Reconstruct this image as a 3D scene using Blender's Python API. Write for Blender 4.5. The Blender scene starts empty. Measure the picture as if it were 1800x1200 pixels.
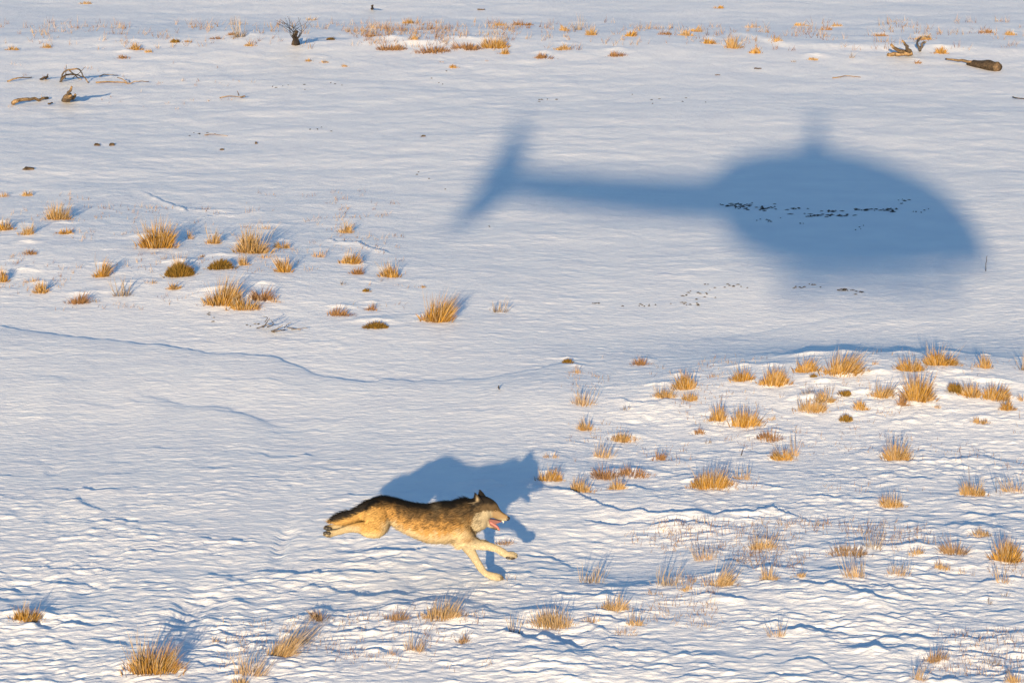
import bpy, bmesh, math, random
import numpy as np
from mathutils import Vector, Matrix

# ------------------------------------------------------------------ camera, sky, sun
scene = bpy.context.scene
HFOV = 15.0
PITCH = 9.67            # degrees below the horizon
CAM_H = 7.7
ANTI = (1450.0, 395.0)   # photo point straight opposite the sun
F = 900.0 / math.tan(math.radians(HFOV / 2))
cp, sp = math.cos(math.radians(PITCH)), math.sin(math.radians(PITCH))

def ray(px, py):
    a = (px - 900.0) / F
    b = -(py - 600.0) / F
    d = Vector((a, cp + b * sp, -sp + b * cp))
    return d.normalized()

cam_d = bpy.data.cameras.new('camera')
cam = bpy.data.objects.new('camera', cam_d)
scene.collection.objects.link(cam)
cam.location = (0, 0, CAM_H)
cam.rotation_euler = (math.radians(90 - PITCH), 0, 0)
cam_d.sensor_fit = 'HORIZONTAL'
cam_d.angle = math.radians(HFOV)
cam_d.clip_end = 8000
cam_d.clip_start = 0.1
scene.camera = cam

LDIR = ray(*ANTI)                                   # direction the sunlight travels
SUN_EL = math.asin(-LDIR.z)
to_sun = -LDIR
world = bpy.data.worlds.new('World')
scene.world = world
world.use_nodes = True
wn = world.node_tree.nodes
sky = wn.new('ShaderNodeTexSky')
sky.sky_type = 'NISHITA'
sky.sun_disc = False
sky.sun_elevation = SUN_EL
sky.sun_rotation = math.atan2(to_sun.x, to_sun.y)
sky.ozone_density = 3.2
sky.dust_density = 0.3
sky.air_density = 1.0
wn['Background'].inputs[1].default_value = 0.090
world.node_tree.links.new(sky.outputs[0], wn['Background'].inputs[0])

sun_d = bpy.data.lights.new('sun', 'SUN')
sun_d.energy = 5.0
sun_d.angle = math.radians(0.47)
sun_d.color = (1.0, 0.77, 0.48)
sun = bpy.data.objects.new('sun', sun_d)
sun.rotation_euler = LDIR.to_track_quat('-Z', 'Y').to_euler()
sun.location = tuple(Vector((0, 0, CAM_H)) - LDIR * 30)
scene.collection.objects.link(sun)

vs = scene.view_settings
vs.view_transform = 'Standard'
vs.look = 'None'
vs.gamma = 1
vs.exposure = 1.28
vs.use_curve_mapping = False

# ------------------------------------------------------------------ helpers
C = scene.collection
rnd = random.Random(11)

def tag(o, label=None, cat=None, group=None, kind=None):
    if label: o['label'] = label
    if cat: o['category'] = cat
    if group: o['group'] = group
    if kind: o['kind'] = kind
    return o

def empty(name, loc):
    o = bpy.data.objects.new(name, None)
    o.empty_display_size = 0.1
    o.location = loc
    C.objects.link(o)
    return o

def mesh_obj(name, verts, faces, mat, parent=None, smooth=True, cols=None):
    me = bpy.data.meshes.new(name)
    me.from_pydata([tuple(v) for v in verts], [], faces)
    me.update()
    if smooth:
        me.polygons.foreach_set('use_smooth', [True] * len(me.polygons))
    if cols is not None:
        at = me.color_attributes.new('Col', 'FLOAT_COLOR', 'POINT')
        arr = np.ones((len(verts), 4), dtype=np.float32)
        arr[:, :3] = np.asarray(cols, dtype=np.float32)
        at.data.foreach_set('color', arr.ravel())
    if mat: me.materials.append(mat)
    o = bpy.data.objects.new(name, me)
    C.objects.link(o)
    if parent:
        o.parent = parent
        o.matrix_parent_inverse = Matrix.Translation(-Vector(parent.location))
    return o

def material(name, col, rough=0.7, spec=0.3, attr=False, metallic=0.0):
    m = bpy.data.materials.new(name)
    m.use_nodes = True
    nt = m.node_tree
    b = nt.nodes['Principled BSDF']
    b.inputs['Base Color'].default_value = (*col, 1)
    b.inputs['Roughness'].default_value = rough
    b.inputs['Specular IOR Level'].default_value = spec
    b.inputs['Metallic'].default_value = metallic
    if attr:
        a = nt.nodes.new('ShaderNodeAttribute'); a.attribute_name = 'Col'
        nt.links.new(a.outputs['Color'], b.inputs['Base Color'])
    return m

def noisy(m, c1, c2, scale, stretch=(1, 1, 1), bump=0.0, dist=0.01):
    nt = m.node_tree; b = nt.nodes['Principled BSDF']
    tc = nt.nodes.new('ShaderNodeTexCoord')
    mp = nt.nodes.new('ShaderNodeMapping'); mp.inputs['Scale'].default_value = stretch
    nz = nt.nodes.new('ShaderNodeTexNoise'); nz.inputs['Scale'].default_value = scale
    nz.inputs['Detail'].default_value = 5
    rp = nt.nodes.new('ShaderNodeValToRGB')
    rp.color_ramp.elements[0].position = 0.35; rp.color_ramp.elements[0].color = (*c1, 1)
    rp.color_ramp.elements[1].position = 0.65; rp.color_ramp.elements[1].color = (*c2, 1)
    L = nt.links.new
    L(tc.outputs['Object'], mp.inputs['Vector']); L(mp.outputs['Vector'], nz.inputs['Vector'])
    L(nz.outputs['Fac'], rp.inputs['Fac']); L(rp.outputs['Color'], b.inputs['Base Color'])
    if bump:
        bp = nt.nodes.new('ShaderNodeBump'); bp.inputs['Strength'].default_value = bump
        bp.inputs['Distance'].default_value = dist
        L(nz.outputs['Fac'], bp.inputs['Height']); L(bp.outputs['Normal'], b.inputs['Normal'])
    return m

# gradient noise -------------------------------------------------------------
_rs = np.random.RandomState(7)
_perm = _rs.permutation(1024).astype(np.int64)
_perm = np.concatenate([_perm, _perm])
_ang = _rs.rand(1024) * 2 * np.pi
_gx, _gy = np.cos(_ang), np.sin(_ang)

def perlin(x, y, seed=0):
    x = np.asarray(x, float) + seed * 17.31
    y = np.asarray(y, float) + seed * 9.77
    xi = np.floor(x).astype(np.int64); yi = np.floor(y).astype(np.int64)
    xf = x - xi; yf = y - yi
    u = xf * xf * xf * (xf * (xf * 6 - 15) + 10)
    v = yf * yf * yf * (yf * (yf * 6 - 15) + 10)
    def g(ix, iy, dx, dy):
        h = _perm[(_perm[ix & 1023] + iy) & 1023]
        return _gx[h] * dx + _gy[h] * dy
    n00 = g(xi, yi, xf, yf); n10 = g(xi + 1, yi, xf - 1, yf)
    n01 = g(xi, yi + 1, xf, yf - 1); n11 = g(xi + 1, yi + 1, xf - 1, yf - 1)
    a = n00 + u * (n10 - n00); b = n01 + u * (n11 - n01)
    return (a + v * (b - a)) * 1.5

def smooth01(t):
    t = np.clip(t, 0, 1)
    return t * t * (3 - 2 * t)

# ------------------------------------------------------------------ the terrain as a height function
def flat(px, py, z=0.0):
    d = ray(px, py)
    t = (z - CAM_H) / d.z
    return (d.x * t, d.y * t)

def stretch(py):
    """how much wider and deeper a patch has to be to cover its share of the view at this photo row"""
    D0 = 9.4 / math.sin(math.radians(14.93) + math.atan((py - 600) / 6022.0))
    D1 = CAM_H / math.sin(math.radians(PITCH) + math.atan((py - 600) / F))
    return (D1 / F) / (D0 / 6022.0), (D1 * D1 / CAM_H / F) / (D0 * D0 / 9.4 / 6022.0)

# soft mounds and dips: photo point, spread across and along (m), height (m)
MOUNDS = [(1350, 700, 2.6, 1.3, .16), (1620, 665, 2.2, 1.2, .20), (1480, 668, 1.0, .8, .07), (1100, 720, 1.3, 1.0, .07),
          (1460, 578, 2.6, 1.4, -.24), (1760, 690, 1.4, 1.2, .08),
          (300, 470, 2.4, 2.2, .22), (560, 500, 1.8, 1.8, .12), (60, 420, 1.6, 2.2, .18), (420, 520, 1.0, .9, .08),
          (960, 1172, .55, .42, .07), (1480, 1080, .7, .6, .06), (1150, 1060, .8, .45, .05), (270, 1180, .5, .5, .05),
          (200, 740, 2.2, 1.3, -.08), (700, 740, 2.4, 1.2, -.07), (1085, 970, .6, .7, -.07), (1080, 1010, .5, .5, -.05),
          (1380, 1030, .9, .5, .06), (1680, 960, 1.0, .7, .07), (1090, 890, .8, .4, .05),
          (520, 1180, .7, .5, .04), (760, 1110, .7, .4, .05), (60, 1090, .6, .4, .06),
          (640, 75, 4.5, 2.0, .20), (1050, 85, 3.5, 2.0, .16), (1600, 100, 4.0, 1.4, .16), (100, 85, 3.0, 1.6, .16), (380, 75, 2.5, 1.6, .12),
          (1200, 20, 5.0, 2.5, -.12), (250, 30, 4.0, 2.5, -.12), (700, 25, 4, 2, -.08),
          (970, 835, .9, .5, .05), (1550, 860, 1.5, 1.0, .05)]
MOUNDS = [(*flat(a, b), sx * stretch(b)[0], sy * stretch(b)[1], h * .62) for a, b, sx, sy, h in MOUNDS]

def poly(pts):
    w = [flat(*p) for p in pts]
    return np.array([p[0] for p in w]), np.array([p[1] for p in w])

VALLEY = [(poly([(-200, 570), (0, 585), (80, 593), (180, 605), (280, 614), (380, 628), (450, 631), (520, 645), (570, 662),
                 (640, 673), (740, 673), (860, 670), (950, 655), (1010, 640), (1060, 632)]), .13, 2.6, .034),
          (poly([(1180, 600), (1230, 590), (1330, 575), (1420, 555), (1500, 545), (1600, 540)]), .02, .8, .01),
          (poly([(30, 665), (90, 668), (150, 680), (200, 690)]), .025, .5, .012),
          (poly([(220, 690), (280, 702), (330, 712), (400, 716), (450, 735), (520, 752), (560, 756)]), .03, .5, .015),
          (poly([(350, 782), (420, 800), (470, 812)]), .02, .5, .012)]
LEDGE = [([(935, 866), (985, 874), (1020, 885), (1060, 900), (1100, 908), (1180, 912), (1230, 915), (1300, 913), (1360, 908), (1400, 915), (1450, 930)], .060),
         ([(1000, 918), (1050, 929), (1120, 928), (1180, 930), (1230, 931), (1280, 945)], .05),
         ([(1375, 1043), (1440, 1050), (1480, 1048), (1520, 1068), (1560, 1076), (1590, 1070)], .06),
         ([(860, 1122), (930, 1140), (980, 1146), (1035, 1158)], .10),
         ([(20, 1092), (70, 1108), (110, 1110), (200, 1108)], .07),
         ([(-20, 1028), (30, 1040), (60, 1046)], .05), ([(50, 1020), (100, 1030), (150, 1032), (190, 1044)], .05),
         ([(490, 1043), (560, 1040), (620, 1050), (640, 1065), (690, 1058), (750, 1060)], .05),
         ([(590, 968), (650, 980), (700, 980), (770, 975)], .05),
         ([(484, 1004), (520, 1015), (560, 1018), (620, 1010), (670, 1020), (720, 1016)], .045),
         ([(690, 962), (760, 966), (830, 962)], .035),
         ([(1330, 1185), (1400, 1180), (1440, 1182), (1490, 1196)], .05), ([(1480, 1150), (1520, 1152), (1560, 1165), (1610, 1174)], .045),
         ([(1690, 1036), (1760, 1027), (1830, 1014)], .05), ([(1410, 998), (1450, 1015), (1500, 1022), (1550, 1029)], .05),
         ([(1540, 842), (1600, 843), (1660, 842)], .035), ([(1680, 801), (1720, 795), (1760, 806), (1820, 814)], .04),
         ([(90, 872), (150, 890), (200, 908)], .035), ([(200, 925), (240, 935), (280, 943)], .035),
         ([(930, 972), (970, 990), (1000, 1000), (1025, 1010)], .045), ([(990, 1108), (1040, 1118), (1095, 1140)], .05),
         ([(1100, 1090), (1130, 1091), (1160, 1090)], .05), ([(1190, 1058), (1280, 1072), (1360, 1080)], .045),
         ([(1350, 1125), (1400, 1128), (1450, 1125), (1480, 1118)], .06), ([(1660, 910), (1740, 912), (1800, 905)], .035),
         ([(1380, 870), (1440, 880), (1500, 886)], .03), ([(1240, 985), (1290, 1000), (1330, 1010)], .045),
         ([(1060, 715), (1110, 722), (1180, 722), (1220, 720)], .05), ([(1120, 740), (1140, 752), (1170, 760)], .06),
         ([(560, 1120), (640, 1128), (700, 1130)], .04), ([(660, 1125), (700, 1128), (740, 1134), (770, 1138)], .06),
         ([(800, 1088), (850, 1090), (890, 1096)], .05), ([(500, 1160), (530, 1172), (560, 1180)], .045),
         ([(300, 1175), (360, 1180), (410, 1188)], .05), ([(1640, 1128), (1720, 1132), (1800, 1120)], .045),
         ([(1700, 650), (1740, 652), (1800, 655)], .03), ([(1540, 748), (1580, 748), (1620, 746)], .04),
         ([(150, 1128), (200, 1140), (240, 1150)], .04), ([(70, 1130), (110, 1140), (150, 1150)], .045),
         ([(1470, 800), (1530, 795), (1570, 800)], .03), ([(1170, 840), (1240, 858), (1290, 862)], .03),
         ([(240, 338), (330, 380), (420, 372)], .06), ([(560, 432), (620, 440), (700, 462)], .07), ([(330, 395), (400, 384), (480, 375)], .06),
         ([(0, 385), (30, 384), (60, 370)], .06), ([(-10, 505), (50, 490), (110, 485)], .05)]
LEDGE = [(poly(p), a) for p, a in LEDGE]
_lr = random.Random(77)
for _ in range(230):                              # many short random sastrugi steps
    lx_, ly_ = flat(_lr.uniform(-60, 1860), 780 + 430 * _lr.random() ** .85)
    n_ = _lr.uniform(.18, .6); tl = _lr.uniform(-.35, .12)
    LEDGE.append(((np.array([lx_ - n_, lx_ - .3 * n_, lx_ + .3 * n_, lx_ + n_]), np.array([ly_ - n_ * tl, ly_ + _lr.uniform(-.08, .08), ly_ + n_ * .3 * tl + _lr.uniform(-.08, .08), ly_ + n_ * tl])), _lr.uniform(.012, .030)))
for _ in range(60):
    lx_, ly_ = flat(_lr.uniform(-60, 1860), _lr.uniform(420, 780))
    n_ = _lr.uniform(.2, .6); tl = _lr.uniform(-.3, .1)
    LEDGE.append(((np.array([lx_ - n_, lx_, lx_ + n_]), np.array([ly_ - n_ * tl, ly_ + _lr.uniform(-.08, .08), ly_ + n_ * tl])), _lr.uniform(.008, .02)))
# sunlit little banks that face the camera (far ground stands higher)
BANK = [(poly([(1250, 60), (1330, 78), (1380, 92), (1480, 94), (1600, 96), (1700, 99), (1800, 102), (1900, 104)]), .12, .35),
        (poly([(-100, 80), (0, 80), (80, 86), (170, 88), (260, 92)]), .10, .5),
        (poly([(250, 92), (380, 84), (470, 92), (600, 96), (720, 90), (860, 98)]), .08, .6),
        (poly([(1040, 56), (1080, 54), (1140, 56)]), .08, .3), (poly([(1040, 108), (1150, 112), (1250, 104)]), .06, .4),
        (poly([(1480, 48), (1580, 52), (1690, 54), (1800, 60)]), .06, .4),
        (poly([(60, 45), (120, 46), (160, 45)]), .05, .4), (poly([(310, 12), (360, 14), (410, 12)]), .05, .4)]
# scuffed scoops: the bottom falls away from the sun, then a short wall; photo point, half width, length, depth
SCOOP = [(505, 950, .07, .40, .055), (491, 967, .06, .45, .06), (487, 985, .06, .35, .05), (500, 1006, .14, .22, .035), (330, 1094, .13, .55, .085), (312, 1106, .10, .4, .06), (350, 1078, .18, .40, .06), (372, 1066, .14, .3, .04),
         (145, 1038, .11, .42, .07), (160, 1046, .14, .3, .05), (612, 974, .09, .32, .055), (640, 980, .13, .26, .04), (92, 829, .07, .24, .045), (960, 988, .15, .36, .05), (990, 998, .18, .3, .04), (965, 1148, .26, .55, .085), (1010, 1156, .16, .4, .06),
         (1455, 1123, .22, .36, .05), (550, 1052, .2, .42, .045), (600, 1054, .2, .42, .045), (640, 1056, .16, .36, .04), (728, 1040, .06, .24, .045), (300, 1180, .2, .4, .05), (380, 1188, .25, .4, .05), (60, 1108, .2, .4, .055), (110, 1112, .25, .4, .05),
         (470, 1090, .2, .5, .04), (430, 1060, .2, .4, .035), (410, 1020, .18, .4, .03), (1130, 752, .2, .4, .05), (1020, 905, .2, .3, .035), (870, 1022, .10, .2, .03), (40, 1040, .2, .3, .04), (1770, 808, .3, .4, .04), (1800, 1170, .4, .5, .05), (1700, 1190, .4, .5, .05)]
SCOOP = [(*flat(a, b), sx, sy * stretch(b)[1], h * .45) for a, b, sx, sy, h in SCOOP]
# how rough the snow crust is at places
ROUGH = [(100, 40, .28), (600, 40, .28), (1200, 40, .28), (1700, 40, .3), (300, 85, .5), (800, 85, .5), (1500, 90, .35), (200, 200, .26), (700, 200, .26),
         (1300, 160, .22), (1700, 200, .26), (1000, 380, .30), (1400, 350, .26), (1650, 450, .32), (450, 330, .3), (100, 400, .6), (300, 470, .6),
         (600, 480, .5), (150, 545, .4), (500, 600, .5), (750, 600, .6), (900, 560, .5), (1000, 480, .42), (1250, 510, .45), (1500, 530, .45), (1750, 540, .8), (1400, 590, .3),
         (200, 650, .17), (500, 700, .16), (850, 720, .16), (150, 740, .17), (600, 780, .18), (950, 740, .2), (300, 790, .25), (60, 830, .5), (900, 800, .45), (700, 840, .6),
         (400, 860, .7), (100, 920, .95), (600, 900, .9), (300, 980, .9), (800, 1000, 1.0), (100, 1100, 1.0), (500, 1100, 1.0), (1080, 970, .35), (1080, 1010, .4),
         (1000, 860, .85), (1150, 760, .8), (1350, 800, .95), (1600, 780, .95), (1750, 850, 1.0), (1250, 940, .95), (1500, 880, 1.0), (1450, 1080, 1.05), (1700, 1080, 1.05),
         (1200, 1130, 1.0), (900, 1150, 1.0), (700, 1180, 1.0), (1600, 1180, 1.05), (1550, 680, .8), (1100, 660, .5), (1250, 1150, 1.0)]
_rw = np.array([flat(a, b) for a, b, _ in ROUGH]); _ra = np.array([c for *_, c in ROUGH])
TUFT_BUMPS = []          # filled from the grass table below

def rough_at(x, y):
    num = np.zeros_like(x); den = np.full_like(x, 1e-9)
    for (rx, ry), a in zip(_rw, _ra):
        w = np.exp(-(((x - rx) / (140 * ry / F)) ** 2 + ((y - ry) / (80 * ry * ry / CAM_H / F)) ** 2) * .5) + 1e-7
        num += w * a; den += w
    return num / den

def hgt(x, y, fine=True):
    x = np.atleast_1d(np.asarray(x, float)); y = np.atleast_1d(np.asarray(y, float))
    h = np.zeros_like(x)
    win = smooth01((18 - np.abs(x)) / 4) * smooth01((y - 23) / 4) * smooth01((120 - y) / 12)
    dyv = np.maximum(.025, 2.8e-5 * y * y)
    for mx, my, sx, sy, a in MOUNDS:
        h += a * np.exp(-((x - mx) / sx) ** 2 - ((y - my) / sy) ** 2)
    h += 0.06 * perlin(x / 7.0, y / 8.0, 1) + 0.012 * perlin(x / 2.4, y / 2.4, 2)
    jit = 0.14 * perlin(x / .45, y * 0, 3) + .06 * perlin(x / .16, y * 0, 4)
    for (lx, ly), A, w, g in VALLEY:
        yl = np.interp(x, lx, ly); d = y - yl - jit * .9
        f = smooth01((x - lx[0]) / .6) * smooth01((lx[-1] - x) / .8)
        gv = g * (.75 + .6 * perlin(x / .5, y * 0, 25))
        dn = np.clip(d, -40, 0)
        h += f * np.where(d < 0, (A * (1 - np.exp(dn / w)) + gv * (1 - np.exp(dn / .05))) * np.exp(dn / 5.0), .012 * (1 - np.exp(-np.clip(d, 0, 40) / 1.5)) * np.exp(-np.clip(d, 0, 40) / 6))
    for (lx, ly), A, w in BANK:
        yl = np.interp(x, lx, ly); d = y - yl - jit * 2
        f = smooth01((x - lx[0]) / .9) * smooth01((lx[-1] - x) / .9)
        h += f * A * .55 * (smooth01(d / (w * 2) * .5 + .5) * np.exp(-np.clip(d, 0, 99) / 5))
    if fine:
        for (lx, ly), A in LEDGE:
            m = (x > lx[0] - .1) & (x < lx[-1] + .1) & (y > ly.min() - 2) & (y < ly.max() + 1)
            if not m.any(): continue
            xx, yy = x[m], y[m]
            jj = .11 * perlin(xx / .35, yy * 0, 5) + .07 * perlin(xx / .12, yy * 0, 6)
            d = yy - np.interp(xx, lx, ly) - jj
            f = smooth01((xx - lx[0]) / .3) * smooth01((lx[-1] - xx) / .3)
            A2 = A * .52 * (1 + .5 * perlin(xx / .3, yy / .3, 8))
            h[m] += f * A2 * np.where(d < 0, np.exp(np.clip(d, -9, 0) / .26), np.exp(-np.clip(d, 0, 9) / .033)) - f * A2 * .25 * np.exp(-((d - .12) / .10) ** 2)
        for mx, my, sx, sy, a in SCOOP:
            m = (np.abs(x - mx) < 2.5 * sx) & (y > my - sy * 1.2) & (y < my + 3.2)
            if m.any():
                xx, yy = x[m] - mx, y[m] - my + .04 * perlin(x[m] / .12, y[m] / .2, 31)
                k_ = (yy + sy * .6) / (sy * .7)
                pr = np.where(k_ < 1, smooth01(k_), np.exp(-np.clip(k_ - 1, 0, 9) * sy / 1.0))
                h[m] -= a * pr * np.exp(-(xx / sx) ** 4) * (.8 + .5 * perlin(xx / .15, yy / .15, 32))
        for mx, my, r, a in TUFT_BUMPS:
            m = (np.abs(x - mx) < 3 * r) & (np.abs(y - my) < 3 * r)
            if m.any():
                xx, yy = x[m] - mx, y[m] - my
                h[m] += a * np.exp(-(xx / r) ** 2 - ((yy + .15 * r) / (r * .9)) ** 2) * (1 + .4 * perlin(xx / r * 1.5, yy / r * 1.5, 9))
        am = rough_at(x, y) * win
        wx = x + .10 * perlin(x / .5, y / .5, 10); wy = y + .10 * perlin(x / .5, y / .5, 11)
        n1 = perlin(wx / .62, wy / .42, 12); n2 = perlin(wx / .25, wy / .17, 13); n3 = perlin(wx / .135, wy / .095, 14); n4 = perlin(x / .085, y / .07, 19)
        r1 = np.abs(perlin(wx / .62, wy / .44, 15))
        w2 = x + .05 * perlin(x / .2, y / .2, 26); w3 = y + .05 * perlin(x / .2, y / .2, 27)
        r2 = np.abs(perlin(w2 / .27, w3 / .18, 16)); r3 = np.abs(perlin(w2 / .155, w3 / .115, 28))
        patch = .75 + .5 * perlin(x / 1.3, y / 1.1, 20)
        def fd(lam): return np.clip(lam * .42 / dyv, 0, 1)
        r4 = np.abs(perlin(w2 / .10, w3 / .085, 33))
        h += am * patch * (.0055 * n1 + .0058 * n2 * fd(.17) + .0055 * n3 * fd(.095) + .0042 * n4 * fd(.07) + .0090 * r1 * fd(.44) + .0175 * r2 * fd(.18) + .0210 * r3 * fd(.115) + .0095 * r4 * fd(.085))
        sm = np.clip(1 - am * .6, 0, 1) * np.clip(am * 3.1, .3, 1) * win
        h += sm * (.0030 * perlin(x / .75, y / .40, 18) * fd(.4) + .0022 * perlin(x / .30, y / .18, 17) * fd(.18) + .0013 * perlin(x / .14, y / .11, 24) * fd(.11) + .0034 * np.abs(perlin(x / .45, y / .26, 29)) * fd(.26) + .0019 * np.abs(perlin(x / .2, y / .14, 30)) * fd(.14))
        far = smooth01((y - 40) / 25) * win
        h += far * np.clip(am * 3, .5, 1.2) * (.0110 * perlin(x / .8, y / .8, 34) + .0150 * perlin(x / 1.7, y / 1.6, 35) + .0110 * np.abs(perlin(x / .45, y / .5, 36)) * fd(.5) + .006 * perlin(x / .3, y / .4, 37) * fd(.4))
    return h * smooth01((90 - np.abs(x)) / 60) * smooth01((200 - y) / 100) if fine else h

def H1(x, y):
    return float(hgt(np.array([x]), np.array([y]))[0])

def ground(px, py, z=0.0, fine=True):
    """the point z above the snow that is seen at a photo pixel"""
    d = ray(px, py); g = 0.0
    for _ in range(6):
        t = (g + z - CAM_H) / d.z
        x, y = d.x * t, d.y * t
        g = float(hgt(np.array([x]), np.array([y]), fine)[0])
    return Vector((x, y, g + z))

def mpp(y):                       # metres spanned by one photo pixel at ground distance y
    return math.hypot(y, CAM_H) / F

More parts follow.
